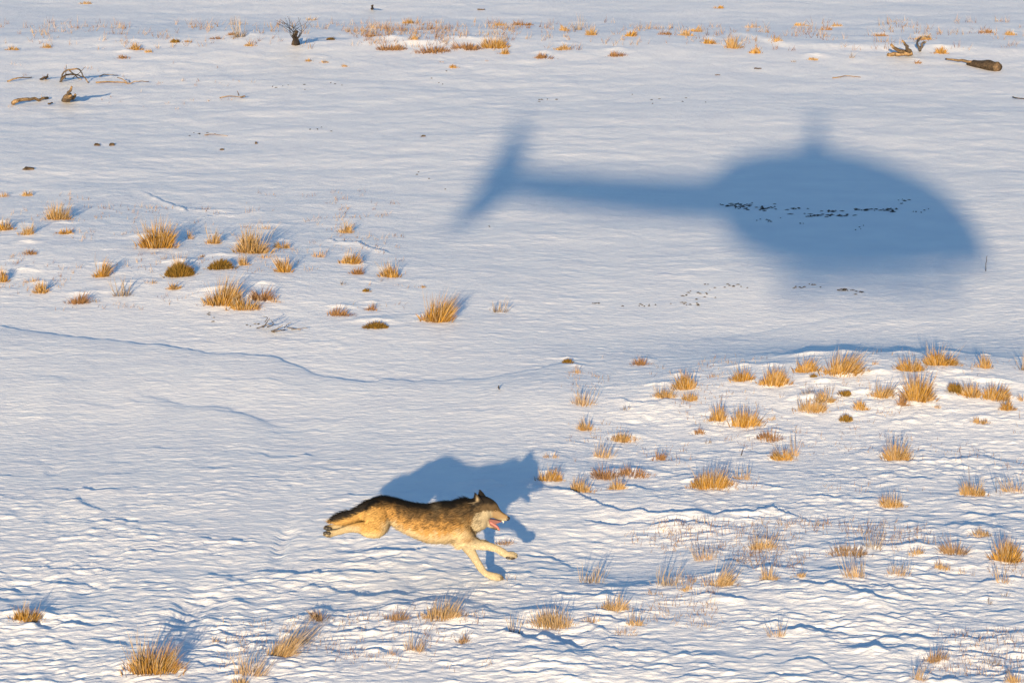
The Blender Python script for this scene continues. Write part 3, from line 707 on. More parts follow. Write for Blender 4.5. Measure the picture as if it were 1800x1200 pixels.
for x, t, b, wd in fs:
    u, vt = uv(x, t); _, vb = uv(x, b)
    hp_ = (vt - vb) / 2; aa = math.sqrt(max(hp_ ** 2 - (wd * se) ** 2, .0016)) / ce
    p = HB + Rv * uv(x, (t + b) / 2)[0] + Vector((0, 0, (vt + vb) / 2 / ce))
    st.append((*p, aa, wd))
mb = MB(); mb.add(loft(st, tuple(Hv), 3, 24, True, 2.3)); fus = mb.build('fuselage', paint, heli)
st = []
for x, t, b in [(870, 294, 328), (935, 297, 348), (1000, 300, 362), (1100, 306, 377), (1200, 309, 387), (1262, 310, 392)]:
    u, vt = uv(x, t); _, vb = uv(x, b); r = (vt - vb) / 2
    p = HB + Rv * u + Vector((0, 0, (vt + vb) / 2 / ce)); st.append((*p, r, r))
mb = MB(); mb.add(loft(st, tuple(Hv), 3, 14)); mb.build('tail_boom', paint, heli)
mb = MB(); mb.prism([hp(*q) for q in [(908, 216), (926, 222), (928, 312), (892, 318), (860, 300), (884, 258)]], Hv, .03); mb.build('upper_fin', paint, heli, False)
mb = MB(); mb.prism([hp(*q) for q in [(920, 322), (890, 350), (852, 380), (826, 398), (810, 392), (830, 352), (858, 300), (895, 296)]], Hv, .03); mb.build('lower_fin', paint, heli, False)
tr = hp(872, 300, -.14)
mb = MB(); mb.tube([hp(880, 310, 0), tr], .05, .05); mb.build('tail_rotor_hub', hmetal, heli)
for q in ((926, 186), (782, 412)):
    e = hp(*q, -.14); dd = (e - tr).normalized(); nn = dd.cross(Hv).normalized()
    mb = MB(); mb.prism([tr + nn * .05, e + nn * .05, e - nn * .05, tr - nn * .05], Hv, .01); mb.build('tail_rotor_blade', hdark, heli, False)
mb = MB(); q = hp(1010, 328)
mb.prism([q + Hv * -.55 + Rv * -.15, q + Hv * -.55 + Rv * .12, q + Hv * .55 + Rv * .12, q + Hv * .55 + Rv * -.15], (0, 0, 1), .02); mb.build('stabilizer', paint, heli, False)
mt = hp(1437, 204); mbot = hp(1432, 285)
mb = MB(); mb.add(loft([(*hp(1428, 300), .38, .24), (*hp(1430, 264), .25, .17), (*hp(1434, 236), .13, .1)], tuple(Hv), 3, 12)); mb.build('mast_fairing', paint, heli)
mb = MB(); mb.tube([mbot, mt], .05, .05); mb.build('mast', hmetal, heli)
mb = MB(); mb.prism([mt + Rv * .2 + Hv * .08, mt - Rv * .2 + Hv * .08, mt - Rv * .2 - Hv * .08, mt + Rv * .2 - Hv * .08], (0, 0, 1), .07); mb.build('rotor_hub', hmetal, heli, False)
chd = LDIR.normalized()                                   # the disc is tilted so far that it lies in the line of the sun
for s in (1, -1):
    ax = Rv * s
    mb = MB(); mb.prism([mt + ax * .2 + chd * .09, mt + ax * 4.6 + chd * .09, mt + ax * 4.6 - chd * .09, mt + ax * .2 - chd * .09], Vv, .008)
    mb.build('rotor_blade', hdark, heli, False)
zs = hp(1500, 508).z
for s in (-1, 1):
    y = .85 * s
    a0 = HB + Rv * uv(1370, 400)[0] + Hv * y; a1 = HB + Rv * uv(1640, 400)[0] + Hv * y; tip = HB + Rv * uv(1672, 400)[0] + Hv * y
    a0.z = a1.z = zs; tip.z = zs + .18
    mb = MB(); mb.tube([a0, a1, (a1 + tip) / 2 + Vector((0, 0, -.04)), tip], .055, .05); mb.build('skid', hmetal, heli)
    for x in (1430, 1580):
        b0 = HB + Rv * uv(x, 400)[0] + Hv * y; b0.z = zs
        b1 = HB + Rv * uv(x, 400)[0] + Hv * y * .35; b1.z = hp(x, 455).z
        mb = MB(); mb.tube([b0, (b0 + b1) / 2 + Vector((0, 0, .05)), b1], .03, .03); mb.build('skid_strut', hmetal, heli)
hglass = material('helicopter_glass', (.05, .07, .08), .05, .6)
for s in (-1, 1):
    f_ = [(1560, 312), (1625, 345), (1655, 395), (1560, 398)]
    wq = .60
    mb = MB(); mb.prism([HB + Rv * uv(*q)[0] + Hv * s * wq * (1.0 if q[0] < 1600 else .82) + Vector((0, 0, uv(*q)[1] / ce)) for q in f_], Hv, .02); mb.build('side_window', hglass, heli, False)
    f_ = [(1440, 300), (1548, 312), (1548, 440), (1440, 440)]
    mb = MB(); mb.prism([HB + Rv * uv(*q)[0] + Hv * s * .645 + Vector((0, 0, uv(*q)[1] / ce)) for q in f_], Hv, .02); d_ = mb.build('door', paint, heli, False)
    mb = MB(); q = HB + Rv * uv(1460, 390)[0] + Hv * s * .68 + Vector((0, 0, uv(1460, 390)[1] / ce)); mb.tube([q, q + Rv * .12], .012)
    o = mb.build('handle', hmetal, d_); o.matrix_parent_inverse = Matrix.Identity(4)
bpy.context.view_layer.update()

# ------------------------------------------------------------------ the wolf
foot = ground(540 + 1335 / 4, 770 + 996 / 4)
WY = foot.y - .07
def wp(cx, cy, y=0.0):
    """a point of the wolf's body plane (offset y from its middle) for a point of the close-up view"""
    d = ray(540 + cx / 4.0, 770 + cy / 4.0)
    t = (WY + y) / d.y
    return np.array((d.x * t, d.y * t, CAM_H + d.z * t))
WS = math.hypot(WY, CAM_H) / F / 4                        # metres per close-up unit
th = math.atan2(CAM_H - .4, WY); wc, ws_ = math.cos(th), math.sin(th)
mb = MB()
def limb(pts, y, lat_scale=.85, N=16):
    st = []
    for q in pts:
        cx, cy, r = q[:3]
        yy = q[3] if len(q) > 3 else y
        st.append((*wp(cx, cy, yy), r * WS, r * WS * lat_scale))
    mb.add(loft(st, (0, 1, 0), 4, N))
torso = [(425, 492, 585, .055), (470, 432, 625, .095), (540, 407, 622, .118), (620, 424, 612, .112), (700, 445, 655, .112), (800, 459, 703, .128),
         (880, 455, 733, .138), (960, 446, 730, .138), (1040, 444, 712, .125), (1100, 430, 690, .112), (1160, 415, 660, .10)]
TOPX = [q[0] for q in torso]; TOPY = [q[1] for q in torso]; BOTY = [q[2] for q in torso]
st = []
for cx, t, b, wd in torso:
    hh = (b - t) / 2 * WS; aa = math.sqrt(max(hh ** 2 - (wd * ws_) ** 2, (.3 * hh) ** 2)) / wc
    st.append((*wp(cx, (t + b) / 2), aa, wd))
mb.add(loft(st, (0, 1, 0), 4, 28))
limb([(1040, 560, 112), (1120, 535, 112), (1180, 520, 100), (1230, 510, 82)], 0, .92, 24)            # neck and ruff
limb([(1185, 570, 70), (1215, 590, 58)], 0, 1.25, 20)                                               # cheeks
limb([(1190, 485, 76), (1245, 482, 76), (1290, 498, 64), (1322, 521, 45), (1352, 541, 33), (1386, 556, 26), (1404, 563, 20)], 0, .72, 20)
limb([(1235, 575, 42), (1285, 606, 22), (1325, 628, 16), (1347, 640, 11)], 0, .95, 14)                # lower jaw
for y, tip, b1 in ((-.055, (1180, 384), (1204, 448)), (.05, (1214, 362), (1230, 422))):               # ears
    p0, p1 = wp(*b1, y), wp(*tip, y * 1.1); pm = (p0 + p1) / 2
    mb.add(loft([(*(p0 - (p1 - p0) * .3), .046, .022), (*p0, .044, .020), (*pm, .030, .015), (*(p0 * .2 + p1 * .8), .016, .011), (*p1, .007, .007)], (.35, .9, 0), 4, 14))
# near hind leg, far hind leg
limb([(495, 490, 72), (500, 565, 92), (488, 625, 76), (440, 640, 58), (375, 628, 43), (310, 632, 31), (250, 648, 24), (195, 664, 22), (155, 672, 27), (128, 670, 19)], -.085, .62)
limb([(480, 470, 70), (480, 540, 80), (465, 590, 66), (410, 595, 50), (350, 590, 38), (290, 598, 28), (235, 612, 23), (185, 626, 21), (152, 630, 25), (130, 625, 17)], .085, .62)
# tail
limb([(455, 470, 42), (400, 510, 42), (345, 542, 40), (280, 560, 42), (225, 572, 34), (186, 580, 12)], .0, .95)
# front legs: near one reaching forward, far one planted
limb([(1070, 600, 88), (1110, 672, 68), (1150, 722, 54), (1200, 744, 39), (1270, 756, 30), (1335, 776, 26), (1375, 800, 28), (1400, 814, 24), (1428, 822, 30), (1455, 820, 26), (1468, 817, 16)], -.085, .72)
limb([(1060, 640, 80), (1105, 720, 58), (1150, 795, 37), (1190, 862, 28), (1222, 912, 27), (1252, 946, 22), (1300, 966, 27), (1340, 973, 25), (1368, 978, 16)], .07, .75)
for cxx, cyy, yc, sg in ((1462, 824, -.085, 1), (1362, 984, .07, 1), (134, 678, -.085, -1), (136, 632, .085, -1)):   # toes
    for o_, dx in ((-.030, -8), (-.010, 6), (.010, 6), (.030, -8)):
        q0 = wp(cxx + (dx - 26) * sg, cyy - 4, yc + o_ * .7); q1 = wp(cxx + dx * sg, cyy, yc + o_)
        mb.add(loft([(*q0, .013, .011), (*q1, .0135, .012)], (0, 1, 0), 2, 10))
wolf = empty('wolf', tuple(foot))
tag(wolf, 'grey and tan wolf in full gallop across the snow with open mouth', 'wolf')
tmp = mesh_obj('body_raw', mb.v, mb.f, None)
md = tmp.modifiers.new('r', 'REMESH'); md.mode = 'VOXEL'; md.voxel_size = .0075
md2 = tmp.modifiers.new('s', 'SMOOTH'); md2.factor = .5; md2.iterations = 4
dg = bpy.context.evaluated_depsgraph_get()
bme = bpy.data.meshes.new_from_object(tmp.evaluated_get(dg))
bpy.data.objects.remove(tmp)
n = len(bme.vertices)
bv = np.empty(n * 3); bme.vertices.foreach_get('co', bv); bv = bv.reshape(-1, 3)
bn = np.empty(n * 3); bme.vertices.foreach_get('normal', bn); bn = bn.reshape(-1, 3)

def closeup(P):
    """body plane coordinates in close-up units"""
    d = P - np.array((0, 0, CAM_H))
    x = d[:, 0]; yv = d[:, 1] * cp - d[:, 2] * sp; zv = d[:, 1] * sp + d[:, 2] * cp
    px = 900 + F * x / yv; py = 600 - F * zv / yv
    return (px - 540) * 4, (py - 770) * 4, d[:, 1] - WY
def mixc(c, a, w):
    return c * (1 - w[:, None]) + np.array(a) * w[:, None]
def coat(P, Nn):
    cx, cy, yl = closeup(P)
    cy0 = cy + yl / WS * ws_                       # as if all lay in the middle plane
    top = np.interp(cx, TOPX, TOPY); bot = np.interp(cx, TOPX, BOTY)
    t = (cy0 - top) / (bot - top)
    t = np.where(Nn[:, 2] > .85, np.minimum(t, .16), t)
    streak = perlin(cx / 22, cy / 60, 21) * .5 + perlin(cx / 9, cy / 26, 22) * .5
    blot = perlin(cx / 60, cy / 40, 23)
    tt = t + .30 * streak + .12 * blot
    c = np.tile(np.array((.50, .40, .25)), (len(P), 1))
    c = mixc(c, (.41, .235, .078), smooth01((.82 - tt) / .2))
    lim = np.where(cx < 640, .30, np.where(cx > 1000, .60, .52))
    c = mixc(c, (.165, .10, .042), smooth01((lim - tt) / .22))
    c = mixc(c, (.085, .057, .030), smooth01((lim * .62 - tt) / .2) * smooth01((cx - 430) / 60))
    c = mixc(c, (.014, .012, .010), smooth01((.15 - t + .07 * streak) / .08))
    # pale saddle fleck on the withers
    c = mixc(c, (.16, .13, .09), np.exp(-((cx - 925) / 30) ** 2 - ((cy0 - 462) / 30) ** 2) * .7)
    s2 = perlin(cx / 7, cy / 34, 51) + .6 * perlin(cx / 15, cy / 50, 52)
    c = c * (1 - .55 * smooth01((s2 - .05) / .5) * smooth01((.74 - t) / .25) * smooth01((cx - 470) / 60))[:, None]
    # dark bands beside the ruff, pale band on the shoulder
    c = mixc(c, (.045, .032, .02), np.exp(-((cx - 1165 - .25 * (cy0 - 600)) / 16) ** 2) * smooth01((640 - cy0) / 60) * smooth01((cy0 - 470) / 50) * .75)
    c = mixc(c, (.40, .29, .15), np.exp(-((cx - 1125 - .5 * (cy0 - 560)) / 14) ** 2) * smooth01((680 - cy0) / 50) * smooth01((cy0 - 510) / 50) * .55)
    c = mixc(c, (.24, .12, .035), np.exp(-((cx - 1150) / 40) ** 2 - ((cy0 - 685) / 22) ** 2) * .8)  # dark orange shading in front of the near shoulder, painted into the coat
    # hind quarters and tail
    hind = smooth01((565 - cx) / 60) * smooth01((cy - 470 + .0 * cx) / 50)
    c = mixc(c, (.43, .265, .092), hind)
    c = mixc(c, (.50, .40, .22), smooth01((cy - 640) / 40) * smooth01((600 - cx) / 60))
    legs = smooth01((400 - cx) / 50)
    c = mixc(c, (.46, .37, .23), legs * smooth01((cy0 - 585) / 25))
    tailtop = np.interp(cx, [180, 225, 280, 345, 400, 455], [588, 582, 566, 546, 512, 470])
    c = mixc(c, (.012, .010, .010), smooth01((tailtop - cy0) / 14) * smooth01((470 - cx) / 30))
    c = mixc(c, (.05, .035, .025), smooth01((175 - cx) / 20) * smooth01(.5 - streak))
    # front legs
    fl = smooth01((cy - 690) / 50) * smooth01((cx - 1060) / 60)
    c = mixc(c, (.50, .425, .29), fl)
    c = mixc(c, (.06, .045, .035), smooth01((-.25 - Nn[:, 2]) / .3) * smooth01((cx - 1390) / 20) * smooth01((cy - 700) / 20))
    c = mixc(c, (.10, .08, .06), smooth01((cx - 1350) / 15) * smooth01((cy - 950) / 10) * .8)
    # head
    hd = smooth01((cx - 1165) / 25) * smooth01((690 - cy) / 20)
    h = np.tile(np.array((.47, .40, .28)), (len(P), 1))
    line = np.interp(cx, [1150, 1200, 1240, 1290, 1330, 1360, 1400, 1420], [640, 525, 500, 508, 505, 520, 545, 560])
    h = mixc(h, (.35, .245, .14), smooth01((cx - 1290) / 20) * smooth01((575 - cy) / 20))
    h = mixc(h, (.115, .08, .045), smooth01((line + 14 * streak - cy0) / 14))
    h = mixc(h, (.022, .018, .015), smooth01((line - 38 + 12 * streak - cy0) / 26))
    h = mixc(h, (.42, .33, .22), np.exp(-((cx - 1196) / 10) ** 2 - ((cy - 428) / 26) ** 2) * (yl < -.02))
    h = mixc(h, (.014, .012, .012), smooth01((430 - cy) / 20) * (1 - .8 * np.exp(-((cx - 1192) / 9) ** 2) * (yl < -.02)))
    h = mixc(h, (.03, .02, .02), smooth01((cy - (line + 112)) / 12) * smooth01((cx - 1275) / 15) * .8)
    w = hd[:, None]
    c = c * (1 - w) + h * w
    return np.clip(c * .66, .005, 1)
bc = coat(bv, bn)
at = bme.color_attributes.new('Col', 'FLOAT_COLOR', 'POINT')
arr = np.ones((n, 4), dtype=np.float32); arr[:, :3] = bc * .75
at.data.foreach_set('color', arr.ravel())
bme.polygons.foreach_set('use_smooth', [True] * len(bme.polygons))
skin = material('wolf_skin', (.3, .2, .1), .9, .1, attr=True)
furm = material('wolf_fur', (.3, .2, .1), .75, .15, attr=True)
bme.materials.append(skin)
body = bpy.data.objects.new('body', bme); C.objects.link(body); body.parent = wolf
body.matrix_parent_inverse = Matrix.Translation(-Vector(wolf.location))
# fur strands, combed towards the tail
bme.calc_loop_triangles()
nt_ = len(bme.loop_triangles); tri = np.empty(nt_ * 3, dtype=np.int32); bme.loop_triangles.foreach_get('vertices', tri); tri = tri.reshape(-1, 3)
A_, B_, C_ = bv[tri[:, 0]], bv[tri[:, 1]], bv[tri[:, 2]]
area = np.linalg.norm(np.cross(B_ - A_, C_ - A_), axis=1)
rs = np.random.RandomState(5)
NF = 95000
idx = rs.choice(nt_, NF, p=area / area.sum())
u1 = np.sqrt(rs.rand(NF)); u2 = rs.rand(NF)
w0, w1, w2 = 1 - u1, u1 * (1 - u2), u1 * u2
P = A_[idx] * w0[:, None] + B_[idx] * w1[:, None] + C_[idx] * w2[:, None]
Nn = bn[tri[idx, 0]]
cx, cy, yl = closeup(P)
colr = coat(P, Nn)
flow = np.tile(np.array((-.9, 0, -.35)), (NF, 1))
fl = (cx > 1090) & (cy > 735); flow[fl] = (.35, 0, -.75)
hl = cx < 400; flow[hl] = (-1, 0, -.1)
hdm = (cx > 1185) & (cy < 670); flow[hdm] = (-.95, 0, -.25)
tang = flow - Nn * (flow * Nn).sum(1)[:, None]
tang /= np.linalg.norm(tang, axis=1)[:, None] + 1e-6
ln = np.full(NF, .042)
ln[(cx > 990) & (cx < 1230)] = .060
ln[fl] = .016; ln[hl] = .016
tail_m = (cx < 450) & (cy < 600) & (np.abs(yl) < .05); ln[tail_m] = .065
ln[(cx > 1235) & (cy < 670)] = .014; ln[(cx > 1310) & (cy < 670)] = .006
ln[(cx > 1150) & (cx < 1260) & (cy < 445)] = .010
ln[(cx > 400) & (cx < 560) & (cy > 560)] = .026
ln *= .55 + .75 * rs.rand(NF) + .5 * (rs.rand(NF) < .08)
jit_ = rs.randn(NF, 3) * .16
dirn = tang + Nn * (.26 + .22 * rs.rand(NF))[:, None] + jit_; dirn /= np.linalg.norm(dirn, axis=1)[:, None]
side = np.cross(dirn, Nn); side /= np.linalg.norm(side, axis=1)[:, None] + 1e-6
wd = (.0015 + .0013 * rs.rand(NF)) * np.where(ln < .016, .8, 1.2)
base = P - Nn * .004
mid = base + dirn * (ln * .55)[:, None]
tipp = base + dirn * ln[:, None] - Nn * (ln * .12)[:, None]
FV = np.concatenate([base - side * wd[:, None], base + side * wd[:, None], mid - side * (wd * .8)[:, None], mid + side * (wd * .8)[:, None], tipp])
k = np.arange(NF)
FQ = np.stack([k, k + NF, k + 3 * NF, k + 2 * NF], 1); FT = np.stack([k + 2 * NF, k + 3 * NF, k + 4 * NF], 1)
var = (1 + .20 * rs.randn(NF)).clip(.4, 1.8)[:, None]
darkt = (rs.rand(NF) < .34) & (cx > 440) & (cx < 1240) & (cy < 640) & (colr[:, 0] < .34)
cb = colr * var; ct = cb * 1.1; ct[darkt] *= .18; cm = cb.copy(); cm[darkt] *= .55
FC = np.concatenate([cb * .8, cb * .8, cm, cm, ct]).clip(0, 1)
fme = bpy.data.meshes.new('fur')
fme.vertices.add(len(FV)); fme.vertices.foreach_set('co', FV.astype(np.float32).ravel())
lp = np.concatenate([FQ.ravel(), FT.ravel()]).astype(np.int32)
fme.loops.add(len(lp)); fme.loops.foreach_set('vertex_index', lp)
fme.polygons.add(2 * NF)
ls = np.concatenate([np.arange(NF) * 4, NF * 4 + np.arange(NF) * 3]).astype(np.int32)
fme.polygons.foreach_set('loop_start', ls); fme.polygons.foreach_set('loop_total', np.concatenate([np.full(NF, 4), np.full(NF, 3)]).astype(np.int32))
fme.update(calc_edges=True)
at = fme.color_attributes.new('Col', 'FLOAT_COLOR', 'POINT')
arr = np.ones((len(FV), 4), dtype=np.float32); arr[:, :3] = FC; at.data.foreach_set('color', arr.ravel())
fme.materials.append(furm)
fur = bpy.data.objects.new('fur', fme); C.objects.link(fur); fur.parent = wolf
fur.matrix_parent_inverse = Matrix.Translation(-Vector(wolf.location)); tag(fur, kind='stuff')
# face
def ball(name, c, r, mat, par, sc=(1, 1, 1)):
    bm = bmesh.new(); bmesh.ops.create_icosphere(bm, subdivisions=2, radius=1)
    v = [(np.array(q.co) * np.array(sc) * r + c) for q in bm.verts]; f = [tuple(x.index for x in q.verts) for q in bm.faces]; bm.free()
    return mesh_obj(name, v, f, mat, par)
blk = material('wolf_nose', (.012, .011, .012), .35, .5)
eyem = material('wolf_eye', (.07, .04, .012), .15, .5)
tong = material('wolf_tongue', (.42, .13, .12), .4, .4)
gum = material('wolf_mouth', (.09, .02, .02), .5, .3)
tooth = material('wolf_teeth', (.7, .66, .55), .3, .5)
claw = material('wolf_claws', (.03, .026, .022), .5, .4)
ball('nose', wp(1410, 563), .021, blk, wolf, (1, 1.0, .9))
for s in (-1, 1):
    ball('eye', wp(1324, 505, .046 * s), .011, eyem, wolf)
m2 = MB()
m2.prism([wp(1272, 562), wp(1335, 572), wp(1372, 580), wp(1345, 590), wp(1318, 598), wp(1338, 622), wp(1330, 630), wp(1285, 608)], (0, 1, 0), .028)
m2.build('mouth_lining', gum, wolf, False)
m2 = MB(); st = [(*wp(1290, 588), .011, .036), (*wp(1315, 604), .010, .035), (*wp(1338, 622, -.004), .009, .032), (*wp(1350, 642, -.006), .007, .024)]
m2.add(loft(st, (0, 1, 0), 4, 12)); m2.build('tongue', tong, wolf)
for s in (-1, 1):
    for q, dy in (((1380, 580), 18), ((1372, 578), 10), ((1342, 640), -16)):
        p = wp(*q, .020 * s); e = wp(q[0] - 2, q[1] + dy, .020 * s)
        m2 = MB(); m2.tube([p, e], .005, .001, 6); m2.build('tooth', tooth, wolf)
for cxx, cyy, yc in ((1468, 822, -.085), (1372, 980, .07), (128, 676, -.085), (130, 630, .085)):
    sg = 1 if cxx > 700 else -1
    for o_ in (-.022, -.007, .008, .022):
        p = wp(cxx, cyy, yc + o_); e = p + np.array((.016 * sg, 0, -.012))
        m2 = MB(); m2.tube([p, e], .006, .002, 6); m2.build('claw', claw, wolf)
for cxx, cyy, yc, tilt in ((1412, 838, -.10, 0), (150, 668, -.115, 0), (158, 634, .05, 0)):
    for dx, dy in ((0, 0), (22, -8)):
        sg = 1 if cxx > 700 else -1
        ball('paw_pad', wp(cxx + dx * sg, cyy + dy * (1 if sg > 0 else .3), yc), .018, claw, wolf, (1.2, 1.0, .8))

# ------------------------------------------------------------------ grass tufts
PAL = {'G': [((.28, .135, .014), (.40, .225, .045)), ((.21, .095, .011), (.36, .195, .040)), ((.34, .180, .028), (.46, .30, .095)), ((.12, .050, .007), (.27, .13, .022)), ((.34, .18, .03), (.42, .25, .06))],
       'P': [((.31, .165, .038), (.43, .29, .12)), ((.25, .12, .028), (.40, .25, .10)), ((.35, .21, .065), (.46, .34, .18)), ((.18, .09, .02), (.36, .22, .08))],
       'S': [((.36, .24, .11), (.48, .37, .24)), ((.30, .17, .075), (.44, .31, .19)), ((.40, .25, .14), (.46, .35, .25))],
       'B': [((.16, .075, .024), (.30, .18, .095)), ((.11, .052, .02), (.26, .15, .085)), ((.23, .11, .036), (.34, .22, .12))],
       'O': [((.10, .058, .008), (.20, .12, .020)), ((.15, .080, .011), (.27, .16, .03)), ((.07, .042, .007), (.16, .10, .02))],
       'Y': [((.15, .12, .10), (.26, .22, .19)), ((.10, .08, .065), (.22, .18, .16)), ((.22, .17, .13), (.32, .27, .22))]}
grassm = material('dry_grass', (.3, .2, .05), .7, .2, attr=True)
NAMES = {'G': 'grass_tuft', 'P': 'grass_tuft', 'S': 'grass_sprigs', 'B': 'brown_brush', 'O': 'grass_cushion', 'Y': 'weed_stems'}
CATS = {'G': 'grass tuft', 'P': 'grass tuft', 'S': 'grass sprigs', 'B': 'brush', 'O': 'grass tuft', 'Y': 'weed'}
LEAN = {(497, 1150): .55, (525, 1130): .7, (440, 1182): .3, (268, 1028): .3, (1482, 652): .35, (600, 554): .5, (1268, 1028): .35, (270, 1176): .12}
def tuft(px, py, w, h, k, lab, grp):
    g = ground(px, py); m = mpp(g.y); thh = math.atan2(CAM_H, g.y)
    W = w * m / 2 * 1.1; Ht = h * m / math.cos(thh) * 1.0
    r = random.Random(int(px * 7919 + py * 13))
    dens = {'G': 12.5, 'P': 8.6, 'S': 2.6, 'B': 6.5, 'O': 14.0, 'Y': 1.6}[k]
    if grp == NEAR and k != 'G': dens *= .62
    nb = int(max(14, min(800, dens * w * (h / 26.0) ** .5)))
    bw = {'G': .0031, 'P': .0026, 'S': .0021, 'B': .0027, 'O': .0040, 'Y': .0020}[k] * max(1.0, g.y / 32)
    dp = max(.06, W * .75)
    cl = [(r.uniform(-.7, .7), r.uniform(-.6, .6), r.uniform(.5, 1.0)) for _ in range(max(3, int(w / 8)))]
    dro = r.uniform(.3, 1.3); sprd = r.uniform(.75, 1.5); asy = r.uniform(-.5, .5)
    V = []; Fc = []; Cc = []
    gl = LEAN.get((px, py), r.uniform(-.16, .22))
    for q in range(nb):
        if r.random() < .75:
            c = r.choice(cl); bx = c[0] + r.gauss(0, .22); by = c[1] + r.gauss(0, .25); hs = c[2]
        else:
            bx = r.uniform(-1, 1); by = r.uniform(-1, 1); hs = r.uniform(.4, .9)
        bx = max(-1.05, min(1.05, bx)); by *= math.sqrt(max(.05, 1 - .85 * bx * bx)); edge = 1 - .55 * bx * bx
        L_ = Ht * hs * edge * (r.uniform(.35, 1.0) if r.random() < .75 else r.uniform(.9, 1.4))
        L_ *= 1 + asy * bx * .7
        skirt = r.random() < (.24 if k in 'GPB' else .15)
        if skirt:
            bx = max(-1.3, min(1.3, r.gauss(0, .7))); by = max(-1.1, min(1.1, r.gauss(0, .5))); L_ = Ht * r.uniform(.12, .42)
        elif k == 'O': L_ = Ht * (1 - bx * bx * .8) * r.uniform(.6, 1.0)
        base = Vector((g.x + bx * W * .78, g.y + by * dp * .9, 0))
        spread = {'O': .9, 'B': .75, 'Y': .6, 'S': .6}.get(k, .50) * sprd
        ln_ = Vector((bx * spread + r.gauss(0, .16) + gl, by * spread * .8 + r.gauss(0, .16), 1)).normalized()
        dr = Vector((bx * .3 + r.gauss(0, .25) + gl * .6, by * .25 + r.gauss(0, .25), (-.28 if k in 'GPO' else -.1) * dro)) * dro
        an = r.uniform(-.9, .9); sd = Vector((math.cos(an), math.sin(an), 0)) * bw * r.uniform(.7, 1.3)
        p1 = base + ln_ * L_ * .5; p2 = base + ln_ * L_ + dr * L_ * .28
        o = len(V); V += [base - sd, base + sd, p1 - sd * .7, p1 + sd * .7, p2]
        Fc += [(o, o + 1, o + 3, o + 2), (o + 2, o + 3, o + 4)]
        cb_, ct_ = r.choice(PAL[k]); f = r.uniform(.6, 1.35)
        cb_ = np.array(cb_) * f; ct_ = np.array(ct_) * f
        if grp == NEAR and k in 'PB': cb_ = cb_ * .7 + np.array((.34, .24, .13)) * .3; ct_ = ct_ * .6 + np.array((.44, .35, .25)) * .4
        if k in 'GP' and r.random() < .30: ct_ = np.array((.44, .36, .27)) * f
        cb_ = cb_ * .66; ct_ = ct_ * .66; cm_ = cb_ * .5 + ct_ * .5
        Cc += [cb_ * .85, cb_ * .85, cm_, cm_, ct_]
    if k in 'GPYS' and h > 22:                     # tall thin seed stalks
        for q in range(int(w * (.30 if k in 'GP' else .35))):
            bx = r.uniform(-.8, .8); base = Vector((g.x + bx * W * .8, g.y + r.uniform(-.5, .5) * dp, 0))
            L_ = Ht * r.uniform(.9, 1.35); ln_ = Vector((bx * .35 + r.gauss(0, .2) + gl, r.gauss(0, .2), 1)).normalized()
            sd = Vector((1, r.uniform(-.4, .4), 0)) * .0018 * max(1, g.y / 32)
            p1 = base + ln_ * L_ * .6; p2 = base + ln_ * L_ + Vector((gl * .3 + r.gauss(0, .06), 0, 0)) * L_
            o = len(V); V += [base - sd, base + sd, p1 - sd, p1 + sd, p2]; Fc += [(o, o + 1, o + 3, o + 2), (o + 2, o + 3, o + 4)]
            cc = np.array((.21, .165, .12)) * r.uniform(.6, 1.2); Cc += [cc] * 5
    Va = np.array([tuple(v) for v in V]); Va = Va.reshape(-1, 5, 3)
    # keep only the blades that hang together as one clump
    lo, hi = Va.min(1), Va.max(1); sz = (hi - lo).max(1); N_ = len(Va)
    gp = np.maximum(0, np.maximum(lo[:, None] - hi[None], lo[None] - hi[:, None]))
    adj = np.sqrt((gp ** 2).sum(2)) <= np.maximum(.015, .4 * np.maximum(sz[:, None], sz[None]))
    left = np.ones(N_, bool); best = None
    while left.any():
        comp = np.zeros(N_, bool); comp[np.argmax(left)] = True; front = comp.copy()
        while front.any():
            nxt = adj[front].any(0) & ~comp; comp |= nxt; front = nxt
        left &= ~comp
        if best is None or comp.sum() > best.sum(): best = comp
    Va = Va[best]; Cc = np.array(Cc).reshape(-1, 5, 3)[best].reshape(-1, 3)
    Fc = [f for q in range(len(Va)) for f in ((5 * q, 5 * q + 1, 5 * q + 3, 5 * q + 2), (5 * q + 2, 5 * q + 3, 5 * q + 4))]
    hz = hgt(Va[:, 0, 0], Va[:, 0, 1]) - .012
    Va[:, :, 2] += hz[:, None]
    Va = Va.reshape(-1, 3) - np.array((g.x, g.y, g.z))
    o = mesh_obj(NAMES[k], Va, Fc, grassm, None, False, Cc)
    o.location = g
    return tag(o, lab, CATS[k], grp)
for t in TUFTS:
    tuft(*t)

